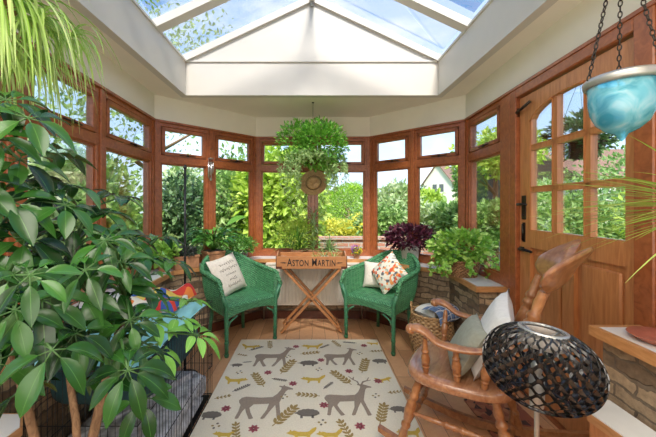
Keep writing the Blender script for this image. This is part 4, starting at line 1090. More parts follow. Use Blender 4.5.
# ------------------------------------------------------------------ dog crate, what is in it and on it
CX0, CX1, CY0, CY1, CH = -1.18, -.665, 1.19, 2.075, .63
cr_ = root('dog_crate', 'black wire dog crate on the floor by the left wall', 'crate', ((CX0+CX1)/2, (CY0+CY1)/2, 0)); co_ = cr_.location.copy()
def wires(name, axis, fixed, a0, a1, z0, z1, step=.028, rails=(0, .33, .66, 1)):
    q = MB(); n = int((a1-a0)/step)
    P = (lambda a, z: (fixed, a, z)) if axis == 'y' else (lambda a, z: (a, fixed, z))
    for i in range(n+1): a = a0+(a1-a0)*i/n; q.tube([P(a, z0), P(a, z1)], .0013, 4)
    for r in rails: z = z0+(z1-z0)*r; q.tube([P(a0, z), P(a1, z)], .0026 if r in (0, 1) else .0018, 5)
    return q.build(name, 'black_metal', cr_, off=co_)
wires('side_panel', 'y', CX1, CY0, CY1, .012, CH); wires('side_panel', 'y', CX0, CY0, CY1, .012, CH)
wires('end_panel', 'x', CY1, CX0, CX1, .012, CH); wires('end_panel', 'x', CY0, CX0, CX1, .012, CH)
q = MB()
for i in range(9): x = CX0+(CX1-CX0)*i/8; q.tube([(x, CY0, CH), (x, CY1, CH)], .0014, 4)
for i in range(9): y = CY0+(CY1-CY0)*i/8; q.tube([(CX0, y, CH), (CX1, y, CH)], .0014, 4)
q.build('top_panel', 'wire', cr_, off=co_)
q = MB(); q.box((CX0+.01, CY0+.01, .004), (CX1-.01, CY1-.01, .012), 0, .003); q.build('tray_base', 'black_metal', cr_, off=co_)
q = MB(); q.tube([(CX1, 1.72, .012), (CX1+.004, 1.72, .5), (CX1+.004, 1.72, CH)], .003, 5); q.tube([(CX1+.004, 1.98, .012), (CX1+.004, 1.98, CH)], .003, 5)
q.tube([(CX1+.008, 1.99, .30), (CX1+.014, 2.03, .30), (CX1+.014, 2.03, .22), (CX1+.008, 1.99, .22)], .003, 5); q.build('door', 'black_metal', cr_, off=co_)
def blob(name, lo, hi, mat_, lab, cat, seed, amp=.05, n=26, e=.35):
    lo, hi = Vector(lo), Vector(hi); c_ = (lo+hi)/2; h_ = (hi-lo)/2; rr_ = random.Random(seed); ph = [rr_.uniform(0, 6) for _ in range(8)]
    q = MB()
    def fn(u, v):
        a = 2*PI*u; b_ = PI*(v-.5); cp = lambda t, ex: math.copysign(abs(t)**ex, t)
        d = 1+amp*(math.sin(3*a+ph[0])*math.cos(4*b_+ph[1])+.7*math.sin(7*a+ph[2]+3*b_)+.5*math.sin(11*a+ph[3])*math.cos(9*b_))
        x = cp(math.cos(a), e)*cp(math.cos(b_), e); y = cp(math.sin(a), e)*cp(math.cos(b_), e); z = cp(math.sin(b_), .7)
        return c_+Vector((x*h_.x*min(1, d), y*h_.y*min(1, d), z*h_.z*(d if z > 0 else 1)))
    q.grid(fn, n*2, n, 0, 1, 1); o = q.build(name, mat_, off=c_); o.location = c_; return tag(o, lab, cat)
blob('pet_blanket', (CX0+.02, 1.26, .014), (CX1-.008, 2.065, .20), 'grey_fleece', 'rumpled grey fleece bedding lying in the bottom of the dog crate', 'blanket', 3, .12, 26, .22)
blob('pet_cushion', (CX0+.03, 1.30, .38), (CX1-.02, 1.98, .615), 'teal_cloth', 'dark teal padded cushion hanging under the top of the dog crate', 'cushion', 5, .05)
def drape(name, x0, x1, y0, y1, z, mat_, lab, cat, seed, th=.03, amp=.012):
    rr_ = random.Random(seed); ph = [rr_.uniform(0, 6) for _ in range(6)]; q = MB()
    def h(u, v): return z+th*(.6+.4*math.sin(9*u+ph[0])*math.cos(7*v+ph[1]))+amp*math.sin(17*u+ph[2]+5*v)+amp*.7*math.sin(21*v+ph[3]-4*u)
    def top(u, v):
        eu = min(u, 1-u)*12; ev = min(v, 1-v)*12; k = min(1, eu)*min(1, ev); k = math.sqrt(max(0, 1-(1-k)**2))
        return Vector((x0+(x1-x0)*u+.01*math.sin(15*v+ph[4])*(1-k), y0+(y1-y0)*v+.01*math.sin(13*u+ph[5])*(1-k), z+(h(u, v)-z)*k))
    q.grid(top, 40, 40, 0, x1-x0, y1-y0); q.grid(lambda u, v: Vector((x0+(x1-x0)*(1-u), y0+(y1-y0)*v, z-.0005)), 8, 8, 0, 1, 1)
    return tag(q.build(name, mat_), lab, cat)
drape('turquoise_blanket', CX0+.02, CX1-.012, 1.22, 1.98, CH+.004, 'turq_cloth', 'folded turquoise blanket lying along the top of the dog crate', 'blanket', 2, .040, .004)
drape('patchwork_quilt', CX0+.01, CX1-.10, 1.70, 2.06, CH+.050, 'patchwork', 'red and orange patchwork quilt heaped on the turquoise blanket', 'quilt', 9, .075, .007)
# ------------------------------------------------------------------ indoor plants
def rv(): return Vector((rnd.gauss(0,1), rnd.gauss(0,1), rnd.gauss(0,1))).normalized()
def leafball(name, c, rad, n, L, W, mat_, parent, off, kind='diamond', sq=(1,1,1), up=.3, shell=.5, cut=None):
    P = unit(n)*((shell+(1-shell)*nr.rand(n, 1))**(1/2.0))*np.array(sq)*rad
    if cut is not None: P[:, 2] = np.maximum(P[:, 2], -cut)
    D = P/np.linalg.norm(P+1e-6, axis=1, keepdims=True)+unit(n)*.8+np.array((0, 0, up)); Nn = unit(n)*.6+np.array((0, -.3, 1))
    return leaves_obj(name, P+np.array(c), D, Nn, L*(.7+.6*nr.rand(n)), W*(.7+.6*nr.rand(n)), kind, mat_, parent, off)
def stems(mb, base, tips, r=.002, sag=0):
    for t in tips:
        b_ = Vector(base); t = Vector(t); m_ = b_.lerp(t, .5)+Vector((0, 0, sag)); mb.tube([b_, m_, t], [r, r*.8, r*.5], 5)

# --- schefflera (umbrella tree)
SB = Vector((-.62, .84, 0))
sf_ = root('umbrella_tree', 'large glossy umbrella tree filling the left foreground', 'potted plant', SB)
q = MB(); pot(q, .13, .17, .32, .02, 36); q.build('pot', ['white_pot', 'soil'], sf_)
T1 = [Vector(p) for p in ((-.60,.85,.30), (-.605,.86,.62), (-.585,.90,.80), (-.56,.95,.98))]
T2 = [Vector(p) for p in ((-.66,.83,.30), (-.70,.80,.62), (-.725,.77,.85), (-.80,.78,1.10), (-.86,.80,1.45))]
T3 = [Vector(p) for p in ((-.61,.82,.30), (-.635,.84,.68), (-.665,.86,.76), (-.72,.90,.93), (-.74,.95,1.12))]
for T_2, r0 in ((T1, .015), (T2, .012), (T3, .011)):
    q = MB(); q.tube([p-SB for p in T_2], [r0*(1-.12*i) for i in range(len(T_2))], 10); q.build('stem', 'bark', sf_)
def trunkpt(p):
    best = None
    for T_2 in (T1, T2, T3):
        for a, b_ in zip(T_2, T_2[1:]):
            for k in range(5):
                z = a.lerp(b_, k/4)
                if z.z > p.z+.02 and z.z > .7: continue
                d = (z-p).length
                if best is None or d < best[0]: best = (d, z)
    return best[1] if best else T1[1]
CL = [ # px, py, depth, radius, droop, leaflets, new growth
 (6,100,.78,.13,.5,8,0),(28,118,.72,.11,.7,7,0),(-8,135,.7,.13,.6,8,0),(20,160,.80,.12,.8,8,0),(48,152,.95,.14,.3,7,0),(8,200,.72,.12,.9,8,0),
 (70,186,.95,.13,.6,8,0),(45,196,.85,.12,.6,8,0),(100,212,1.0,.13,.5,8,0),(118,198,1.08,.10,.2,7,0),(128,236,1.0,.13,.8,8,0),(75,226,.88,.12,.7,8,0),
 (25,238,.76,.13,.9,8,0),(55,262,.82,.12,.9,8,0),(95,256,.92,.13,.9,9,0),(172,262,1.08,.10,.6,7,0),(158,238,1.08,.09,.5,7,0),(140,258,1.0,.11,.9,8,0),(12,275,.70,.12,1.0,8,0),(42,300,.66,.11,1.1,7,0),
 (82,296,.82,.12,1.0,8,0),(118,290,.92,.12,1.0,9,0),(146,290,1.0,.10,.8,8,0),(75,333,.72,.10,1.3,8,0),(60,345,.9,.11,1.1,8,0),(20,390,.8,.10,1.2,7,0),(100,370,.95,.10,1.1,8,0),(52,350,.62,.10,1.6,6,0),(108,335,.86,.11,1.1,8,0),
 (20,335,.72,.11,1.2,7,0),(-6,362,.66,.10,1.0,7,0),(128,370,.74,.11,1.3,9,0),(150,322,1.02,.10,.8,7,1),(178,318,1.1,.09,.6,7,1),(196,335,1.06,.10,.5,8,1),
 (188,302,1.22,.09,.3,7,1),(150,275,1.1,.08,.4,6,1),(142,398,.78,.10,1.2,7,0),(160,350,.98,.08,1.0,7,1),
 (60,240,1.05,.12,.6,8,0),(25,255,1.0,.12,.8,8,0),(70,275,1.05,.12,.7,8,0),(30,305,.95,.12,.9,8,0),(65,315,.98,.11,.9,8,0),(100,315,1.05,.11,.8,8,0),(10,225,.9,.12,.8,8,0),(85,350,.95,.11,1.0,8,0),(110,232,1.12,.11,.5,8,0),(125,310,1.08,.10,.7,8,0),
 (105,240,.80,.09,.9,8,0),(85,270,.7,.08,1.0,7,0),(130,320,.86,.09,1.0,8,0),(30,275,.6,.08,1.1,7,0),(65,205,.8,.09,.8,7,0),(120,262,.85,.08,.9,7,0),(55,320,.75,.09,1.1,8,0),(15,310,.62,.08,1.2,7,0),(140,345,.9,.08,1.0,7,0),(-30,180,.7,.13,.8,8,0),(-40,260,.68,.13,.9,8,0),(-25,320,.7,.12,1.0,8,0)]
pet = MB(); P=[]; D=[]; NN=[]; LL_=[]; WW=[]; MI=[]; CU=[]
for (px, py, Y, rad, droop, n, new) in CL:
    c_ = at(px, py, Y); rad *= .80; tb = trunkpt(c_); mid = tb.lerp(c_, .55)+Vector((0, 0, .05))
    pet.tube([tb-SB, mid-SB, c_-SB], [.005, .0035, .0028], 6)
    # axis of the whorl: outwards and a bit up, turned towards the light
    ax = (c_-tb); ax.z = abs(ax.z)*.3; ax = (ax.normalized()*.55+Vector((0,-.35,.75))).normalized()
    e1 = ax.orthogonal().normalized(); e2 = ax.cross(e1); a0 = rnd.uniform(0, 6)
    for k in range(n):
        a = a0+2*PI*k/n+rnd.uniform(-.15, .15); d_ = (e1*math.cos(a)+e2*math.sin(a)+ax*(.35-.45*droop+rnd.uniform(-.1, .1))).normalized()
        s_ = c_+d_*.022; pet.tube([c_-SB, s_-SB], .0016, 4)
        L_ = rad*rnd.uniform(.75, 1.05); P.append(s_-SB); D.append(d_); nn_ = ax+Vector((0,0,.3)); NN.append(nn_); LL_.append(L_); WW.append(L_*rnd.uniform(.42, .54)); MI.append(new); CU.append(rnd.uniform(.1, .5))
pet.build('petiole', 'petiole', sf_, uv=False)['kind'] = 'stuff'
leaves_obj('foliage', P, D, NN, LL_, WW, 'leaf', ['schef', 'schef_new'], sf_, None, MI, CU)

# --- spider plant hanging top left
SP = Vector((-1.13, 1.05, 1.93)); sp_ = root('hanging_spider_plant', 'striped spider plant hanging in the top left corner under the ceiling', 'hanging plant', SP)
q = MB(); q.lathe([(.06, -.10), (.075, -.09), (.10, .02), (.105, .03), (.095, .03), (.09, .01)], 28); q.lathe([(.0001, .015), (.092, .012)], 28, 1, caps=False); q.build('pot', ['terracotta', 'soil'], sp_)
q = MB()
for k in range(3): a = k*2.094+.4; q.tube([(.098*math.cos(a), .098*math.sin(a), .02), (0, 0, .40)], .0018, 4)
q.build('hanger', 'iron', sp_)
q = MB()
for i in range(240):
    a = rnd.uniform(0, 2*PI); e = rnd.uniform(.1, 1.25); d_ = (math.cos(a)*math.cos(e), math.sin(a)*math.cos(e), math.sin(e)); strap_tubes(q, (.05*math.cos(a), .05*math.sin(a), .01), d_, rnd.uniform(.28, .56), rnd.uniform(.010, .016), rnd.uniform(3.0, 6.0), 12)
q.build('foliage', 'spider', sp_, uv=True)
for (dx, dy, dz, sx) in ((.19, .02, -.04, 1), (.12, -.10, -.14, 1), (.19, .16, -.02, 1), (.06, -.14, -.05, 1), (.02, .2, -.1, 1)):
    q = MB(); q.tube([(0, 0, .03), (dx*.5, dy*.5, .14), (dx, dy, dz)], .0022, 5)
    for i in range(34):
        a = rnd.uniform(0, 2*PI); e = rnd.uniform(-.1, 1.1); strap_tubes(q, (dx, dy, dz), (math.cos(a)*math.cos(e), math.sin(a)*math.cos(e), math.sin(e)), rnd.uniform(.12, .30), .010, rnd.uniform(2.5, 5.0), 8)
    q.build('plantlet', 'spider', sp_)

# --- hanging fern in front of the centre window
HF = Vector((.01, 3.15, 1.80)); hf = root('hanging_fern', 'bushy green trailing fern hanging from the ceiling above the straw hat', 'hanging plant', HF)
q = MB(); q.lathe([(.05, -.13), (.075, -.12), (.10, .0), (.105, .01), (.095, .01)], 24); q.lathe([(.0001, 0), (.095, -.004)], 24, 1, caps=False); q.build('basket', ['frame_dark', 'soil'], hf)
q = MB(); q.tube([(0, 0, .10), (0, 0, .505)], .0025, 5)
for k in range(3): a = k*2.094; q.tube([(.1*math.cos(a), .1*math.sin(a), .005), (0, 0, .26)], .0015, 4)
q.lathe([(.012, .50), (.012, .507)], 12); q.build('hanger', 'iron', hf)
leafball('foliage', (.07, -.02, .07), .27, 1900, .048, .024, 'fern', hf, None, sq=(1.0,.85,.92), shell=.25)
leafball('foliage', (-.17, 0, .11), .20, 750, .040, .020, 'fern', hf, None, sq=(1.0,.8,1.05), shell=.25)
P=[];D=[]; q = MB()
for i in range(120):
    a = rnd.uniform(0, 2*PI); r = rnd.uniform(.12, .33); x, y = r*math.cos(a), r*math.sin(a)*.8; L_ = rnd.uniform(.16, .46) if abs(x) > .12 else rnd.uniform(.05, .14); p0 = Vector((x*.5, y*.5, .03)); p1 = Vector((x, y, -.02)); p2 = Vector((x*1.1, y*1.1, -L_))
    q.tube([p0, p1, p2], .0010, 4)
    for k in range(24):
        t = rnd.random(); p = p1.lerp(p2, t); P.append(p); D.append(rv()+Vector((0, 0, -.4)))
q.build('trailing_stem', 'fern_pale', hf, uv=False)['kind'] = 'stuff'
leaves_obj('trailing_foliage', P, D, unit(len(P)), .032, .016, 'diamond', 'fern_pale', hf)

def broad(mb_name, parent, n, L, W, mat_, spread=.9, h=.0, droop=1.2, stem=.1, kindmat='herb', lean=(0,0,0)):
    P=[];D=[];NN=[];LL2=[]; q = MB()
    for i in range(n):
        a = rnd.uniform(0, 2*PI); e = rnd.uniform(.5, 1.5)*spread; st_ = stem*rnd.uniform(.5, 1.2); d_ = Vector((math.cos(a)*math.sin(e)*.8, math.sin(a)*math.sin(e)*.8, math.cos(e*.8)))+Vector(lean)
        d_.normalize(); p = Vector((0, 0, h))+d_*st_; q.tube([Vector((0, 0, h)), p], .002, 4)
        P.append(p); D.append(d_+Vector((math.cos(a), math.sin(a), -.1))*.5); NN.append(Vector((-math.cos(a)*.4, -math.sin(a)*.4, 1))); LL2.append(L*rnd.uniform(.7, 1.2))
    q.build('stalk', kindmat, parent, uv=False)['kind'] = 'stuff'
    LL2 = np.array(LL2); return leaves_obj(mb_name, P, D, NN, LL2, LL2*W, 'leaf', mat_, parent, None, None, nr.rand(n)*.5+.1)
# --- left sill
def lsill(u, inn, z=SILL): v = MBL @ Vector((u, -inn, z)); return v
o = lsill(.18, .10); a_ = math.atan2(.68, .73)
tb = root('trough_planter', 'terracotta trough of small dark leaved plants on the left sill', 'potted plant', (-1.20, 2.955, SILL), .75)
q = MB(); q.box((-.115, -.055, 0), (.115, .055, .12), 0, .006); q.box((-.12, -.06, .10), (.12, .06, .125), 0, .005); q.box((-.105, -.045, .12), (.105, .045, .128), 1); q.build('trough', ['terracotta', 'soil'], tb)
leafball('foliage', (0, 0, .14), .075, 420, .035, .018, 'darkplant', tb, None, sq=(1.5,.9,.7), shell=.1, cut=.01)
lp = root('leafy_houseplant', 'broad leaved green plant in a square terracotta pot on the left sill', 'potted plant', (-1.0, 3.16, SILL), .75)
q = MB(); q.box((-.085, -.085, 0), (.085, .085, .13), 0, .006); q.box((-.092, -.092, .11), (.092, .092, .14), 0, .005); q.box((-.078, -.078, .13), (.078, .078, .144), 1); q.build('pot', ['terracotta', 'soil'], lp)
broad('foliage', lp, 95, .125, .42, 'lily', .85, .14, 1.2, .20)
q = MB(); q.tube([(0, 0, .14), (.10, .02, .33), (.16, 0, .40)], .003, 5); q.build('stalk', 'herb', lp); leaves_obj('tall_leaf', [(.14,.0,.38)], [(.9,-.1,.55)], [(-.3,-.5,.8)], .26, .08, 'leaf', 'schef_new', lp)
ht_ = root('potted_herb', 'fine leaved plant in a grey tin pot behind the left chair', 'potted plant', (-.765, 3.37, SILL))
q = MB(); pot(q, .058, .068, .10, .006, 24); q.build('pot', ['tin', 'soil'], ht_)
leafball('foliage', (0, 0, .17), .135, 700, .04, .016, 'herb', ht_, None, sq=(1.25,.9,.75), shell=.1, cut=.07)
vi = root('trailing_houseplant', 'pale green leafy plant at the left end of the left sill', 'potted plant', (-1.12, 3.12, SILL)); vi.location = (-1.335, 2.82, SILL)
q = MB(); pot(q, .045, .055, .09, .006, 20); q.build('pot', ['terracotta', 'soil'], vi)
leafball('foliage', (0, 0, .16), .11, 260, .06, .03, 'ivy', vi, None, kind='leaf', sq=(1,1,.9), shell=.1, cut=.06)
# --- back sill, behind the tray
bp = [(-.17, 'bright green feathery plant on the back sill left of centre', 'herb', .26, 420, 'fine'),
      (.02, 'tall variegated cane plant in the middle of the back sill', 'variegated', .34, 150, 'strap'),
      (.20, 'spiky pale green plant at the right of the back sill behind the tray', 'variegated', .20, 120, 'strap2')]
for (x, lab, m_, hh, n_, kd) in bp:
    r_ = root('sill_plant', lab, 'potted plant', (x, 3.56, SILL)); q = MB(); pot(q, .05, .065, .09, .008, 22); q.build('pot', ['terracotta', 'soil'], r_)
    if kd == 'fine':
        q = MB()
        for i in range(110):
            a = rnd.uniform(0, 2*PI); e = rnd.uniform(.5, 1.5); strap_tubes(q, (0, 0, .08), (math.cos(a)*math.cos(e)*1.3, math.sin(a)*math.cos(e)*.5, math.sin(e)), rnd.uniform(.16, .38), .014, rnd.uniform(.4, 1.6), 7)
        q.build('foliage', 'herb', r_); leafball('foliage', (-.02, 0, .28), .19, 700, .04, .018, 'g_lime', r_, None, sq=(1.3,.45,.9), shell=.1)
    else:
        q = MB(); hmax = .40 if kd == 'strap' else .20
        for i in range(n_):
            a = rnd.uniform(0, 2*PI); e = rnd.uniform(.0, 1.4); z0_ = rnd.uniform(.08, .08+hmax) if kd == 'strap' else .08
            strap_tubes(q, (0, 0, z0_), (math.cos(a)*math.cos(e), math.sin(a)*math.cos(e)*.6, math.sin(e)+.1), rnd.uniform(.10, .20), .012, rnd.uniform(.8, 2.0), 6)
        q.tube([(0, 0, .07), (0, 0, .08+hmax)], .005, 6); q.build('foliage', m_, r_)
tr_ = root('trough_planter', 'long brown trough on the back sill in front of the window', 'plant trough', (.06, 3.50, SILL)) if False else None
fp = root('small_flowerpot', 'tiny pot of yellow and purple flowers on the back sill by the right chair', 'potted plant', (.505, 3.52, SILL))
q = MB(); pot(q, .030, .040, .065, .006, 20); q.build('pot', ['terracotta', 'soil'], fp)
leafball('foliage', (0, 0, .075), .045, 90, .03, .014, 'herb', fp, None, shell=.1, cut=.01)
leafball('yellow_petals', (.012, -.02, .085), .038, 60, .022, .020, 'petal_yellow', fp, None, shell=.3, cut=.02); leafball('purple_petals', (-.02, -.01, .105), .040, 60, .022, .020, 'petal_purple', fp, None, shell=.3, cut=.02)
# --- right sill
pp_ = root('purple_leaf_plant', 'dark purple leaved plant in a white pot on the right sill', 'potted plant', (1.0, 3.21, SILL))
q = MB(); pot(q, .085, .10, .20, .012, 32); q.build('pot', ['white_pot', 'soil'], pp_)
q = MB(); tips = [(.2*math.cos(a)*r, .16*math.sin(a)*r, .27+.05*(1-r)) for a in np.linspace(0, 6, 14) for r in (.5, 1)]; stems(q, (0, 0, .18), tips, .003, .03); q.build('stem', 'purple', pp_)
leafball('foliage', (0, 0, .27), .25, 950, .055, .034, 'purple', pp_, None, sq=(1.0,.7,.5), shell=.3, up=.2)
iv = root('ivy_plant', 'bright green ivy spilling from a woven basket on the right sill', 'potted plant', (1.285, 2.635, SILL))
q = MB(); q.grid(lambda u, v: Vector(((.10+.035*v+.003*math.sin(v*PI*18))*math.cos(2*PI*u), (.085+.03*v+.003*math.sin(v*PI*18))*math.sin(2*PI*u), .13*v)), 48, 40, 0, .8, .13); q.lathe([(.0001, .1), (.11, .1)], 24, 1, caps=False)
q.tube([(.135*math.cos(a), .115*math.sin(a), .13) for a in np.linspace(0, 2*PI, 41)[:-1]], .009, 6, closed=True); q.build('woven_basket', ['basket', 'soil'], iv)
leafball('foliage', (-.02, .02, .25), .23, 750, .05, .042, 'ivy', iv, None, sq=(1.2,.75,.55), shell=.25, cut=.09)
P=[];D=[]; q = MB()
for i in range(26):
    a = rnd.uniform(0, 2*PI) if i > 8 else rnd.uniform(2.6, 4.0); r = rnd.uniform(.16, .26); p1 = Vector((r*math.cos(a)*.8, r*math.sin(a)*.7, .17)); p2 = Vector((r*math.cos(a)*1.15, r*math.sin(a)*.95, rnd.uniform(.012, .10)))
    q.tube([Vector((0, 0, .13)), p1, p2], .0015, 4)
    for k in range(9): t = rnd.random(); P.append(p1.lerp(p2, t)); D.append(rv())
q.build('trailing_stem', 'herb', iv, uv=False)['kind'] = 'stuff'
leaves_obj('trailing_foliage', P, D, unit(len(P))*.6+np.array((0,-.5,.6)), .045, .036, 'diamond', 'ivy', iv)
# --- palm at the right edge, on the near sill
pr_ = root('spiky_palm', 'yellow green spiky palm reaching in from the right edge above the dish', 'potted plant', (1.235, .86, .768))
q = MB(); pot(q, .06, .085, .15, .01, 28); q.build('pot', ['white_pot', 'soil'], pr_)
q = MB(); q.tube([(0, 0, .13), (-.03, .01, .35), (-.045, .02, .48)], [.012, .010, .008], 8); q.build('stem', 'bark', pr_)
q = MB()
for i in range(95):
    a = PI+rnd.gauss(0, .75)-.1; e = rnd.uniform(-.25, .5); strap_tubes(q, (-.045, .02, .48), (math.cos(a)*math.cos(e), math.sin(a)*math.cos(e), math.sin(e)), rnd.uniform(.28, .52), .008, rnd.uniform(.15, .6), 9)
q.build('foliage', 'palm', pr_)
# ------------------------------------------------------------------ garden
g = MB(); g.prism([(-45,-8),(45,-8),(45,60),(-45,60)], -.30, -.16); struct(g.build('ground', 'grass'))
g = MB(); g.prism([(-3.0,-1.2),(3.0,-1.2),(3.0,4.6),(-3.0,4.6)], -.17, -.10); struct(g.build('terrace', 'paving'))
def crown(name, parent, off, rad, sq, mat_, n, L, seed=0, shell=.55, lumps=9, asp=.5):
    # lumpy crown: leaves scattered over several overlapping puffs
    rs = np.random.RandomState(seed+5); C_ = rs.normal(size=(lumps, 3)); C_ /= np.linalg.norm(C_, axis=1, keepdims=True); C_ *= (.25+.45*rs.rand(lumps, 1)); C_[0] = 0
    R_ = .38+.25*rs.rand(lumps); R_[0] = .62 if lumps > 1 else 1.0; w_ = R_**2; w_ /= w_.sum(); k = rs.choice(lumps, n, p=w_)
    u_ = rs.normal(size=(n, 3)); u_ /= np.linalg.norm(u_, axis=1, keepdims=True)
    P = (C_[k]+u_*(R_[k]*(shell+(1-shell)*rs.rand(n)))[:, None])*np.array(sq)*rad
    D = u_+rs.normal(size=(n, 3))*.8+np.array((0, 0, .2)); Nn = u_*.6+rs.normal(size=(n, 3))*.5+np.array((0, 0, .7))
    LL = L*(.6+.8*rs.rand(n)); P[:, 2] = np.maximum(P[:, 2], -off[2]+.0)
    return leaves_obj(name, P+np.array(off), D, Nn, LL, LL*asp, 'quad', mat_, parent)
def shrub(name, label, cat, x, y, zc, rad, sq, mat_, n, L, seed, group=None, trunk=True, asp=.5, shell=.55, lumps=9):
    gz = -.16 if abs(x) > 3 or y > 4.6 or y < -1.2 else -.10
    r = root(name, label, cat, (x, y, gz), 0, group); h = zc-gz
    crown('foliage', r, (0, 0, h), rad, sq, mat_, n, L, seed, shell, lumps, asp)
    q = MB(); rr_ = random.Random(seed); t0 = .03+.03*rad
    q.tube([(0, 0, -.02), (rr_.uniform(-.05,.05), 0, h*.5), (0, 0, h)], [t0, t0*.8, t0*.5], 8)
    for k in range(5):
        a = rr_.uniform(0, 6.28); e = rr_.uniform(.3, 1.1); s0 = h*rr_.uniform(.45, .9); q.tube([(0, 0, s0), (math.cos(a)*rad*.55*sq[0], math.sin(a)*rad*.55*sq[1], s0+rad*.6*math.sin(e))], [t0*.45, t0*.15], 6)
    q.build('trunk', 'bark', r, uv=False); return r
def px2(px, py, Y): v = at(px, py, Y); return v.x, v.y, v.z
hl = 'leafy shrubs crowded outside the left windows'
# outside the left wall
for i, (x, y, z, r, m_, n) in enumerate(((-3.3,1.2,1.1,1.3,'g_mid',3600),(-3.5,2.9,1.2,1.35,'g_pale',3800),(-3.0,4.5,1.0,1.15,'g_mid',3600),(-4.6,4.2,2.2,1.6,'g_mid',3600),(-4.4,1.8,2.4,1.6,'g_pale',3400))):
    shrub('garden_shrub', ['rounded mid green shrub nearest the camera outside the left wall','pale leafy shrub outside the middle of the left wall','mid green shrub at the far end of the left wall','tall green shrub behind the others outside the far left panes','tall pale shrub rising behind the near left panes'][i], 'shrub', x, y, z, r, (1,1,1.05), m_, n, .12, i, hl, shell=.4)
shrub('ivy_bush', 'dark glossy bush directly outside the far left window', 'bush', *px2(182,215,4.6), .62, (.75,.8,1.25), 'g_dark', 3000, .085, 11)
shrub('garden_tree', 'tall airy tree whose twigs hang over the left side of the glass roof', 'tree', -3.1, 5.9, 3.9, 1.9, (1.05,1,1.05), 'g_mid', 3000, .10, 12, shell=.2, lumps=14)
shrub('garden_shrub', 'mid green bush seen between the black stand and the lime tree', 'shrub', *px2(232,200,6.4), 1.05, (.9,.8,1.15), 'g_mid', 3600, .12, 13, shell=.4)
shrub('garden_shrub', 'pale grassy bush low behind the leafy houseplant', 'shrub', *px2(205,232,6.6), .9, (1.2,.8,.8), 'g_pale', 3000, .12, 14)
shrub('lime_tree', 'bright yellow green tree filling the left centre window', 'tree', *px2(283,198,6.2), 1.12, (.95,.8,1.2), 'g_lime', 5200, .15, 15, asp=.6)
shrub('golden_conifer', 'round golden green conifer standing behind the brick wall', 'bush', *px2(349,208,8.6), .68, (1.0,1.0,.98), 'g_conifer', 5200, .07, 16, shell=.82, lumps=1, asp=.35)
for i, (px, py) in enumerate(((322,228),(342,231),(362,226),(378,232))):
    shrub('yellow_perennial', ['clump of yellow flowers left of the golden conifer','clump of yellow flowers in front of the golden conifer','clump of yellow flowers right of the golden conifer','clump of yellow flowers behind the right chair'][i], 'flowers', *px2(px, py, 7.2+.2*i), .42, (1.1,.8,.75), 'g_yellow', 1400, .07, 20+i, 'yellow flower clumps behind the brick wall')
# raised brick bed
b_ = MB(); b_.box((.15, 5.6, -.17), (2.6, 5.78, .66)); b_.box((.12, 5.56, .66), (2.63, 5.82, .70)); tag(b_.build('raised_bed_edging', 'redbrick'), 'low red brick garden wall seen under the golden conifer', 'garden wall')
# right of centre
rs_ = [(393,230,6.6,.78,(1.2,.8,.95),'g_mid','dense green bush behind the purple plant'),(432,236,6.2,.75,(1.1,.8,.9),'g_pale','pale green bush outside the right window, behind the purple plant'),(466,236,5.6,.66,(.9,.8,1.1),'g_mid','mid green bush at the far right window by the corner post'),
       (396,206,9.5,.85,(1.2,.8,.9),'g_pale','broad pale tree further back below the white sky'),(425,208,12.,.85,(1.3,.8,.8),'g_lime','yellow green hedge tree in front of the distant house'),(330,208,12.,.95,(1.3,.8,.8),'g_mid','mid green tree behind the golden conifer')]
for i, (px, py, Y, r, sq, m_, lab) in enumerate(rs_): shrub('garden_shrub', lab, 'shrub', *px2(px, py, Y), r, sq, m_, 3200, .12 if Y < 8 else .17, 30+i, shell=.4)
shrub('conifer_tree', 'tall dark conifer beside the distant house', 'tree', *px2(466,172,10.), .9, (.5,.5,1.9), 'g_mid', 3600, .13, 40, shell=.3)
shrub('garden_tree', 'bright green tree above the dark fence beside the door', 'tree', *px2(496,152,4.6), .72, (.9,.8,.85), 'g_lime', 3600, .085, 41, shell=.4)
shrub('garden_shrub', 'fresh green shrub in front of the dark fence beside the door', 'shrub', *px2(486,226,4.3), .55, (1.0,.8,.85), 'g_mid', 3000, .085, 42)
f_ = MB()
for i in range(5):
    x = 2.55+i*.13; f_.box((x, 5.05, -.17), (x+.118, 5.075, 1.92+.0*i))
f_.box((2.5, 5.075, .3), (3.22, 5.11, .38)); f_.box((2.5, 5.075, 1.5), (3.22, 5.11, 1.58)); tag(f_.build('garden_fence', 'slate_fence'), 'dark grey boarded garden fence beyond the small right window', 'fence')
# seen through the door
dl = [(3.5,3.9,.85,.85,(1,1,1.0),'g_mid','leafy bush low behind the left door panes'),(3.55,2.7,.75,.85,(1,1,.95),'g_lime','bright bush behind the middle door panes'),(3.4,1.5,.7,.85,(1,1,.9),'g_mid','green bush behind the right door panes'),(5.6,5.6,1.7,1.5,(1,1,1.1),'g_mid','tall tree standing behind the upper left door panes'),(6.2,3.6,1.1,1.15,(1,1,.9),'g_pale','pale hedge further out behind the door'),(3.5,.2,.8,.9,(1,1,1),'g_pale','pale shrub nearest the camera outside the right wall')]
for i, (x, y, z, r, sq, m_, lab) in enumerate(dl): shrub('garden_shrub', lab, 'shrub', x, y, z, r, sq, m_, 3400, .09, 50+i, shell=.4)
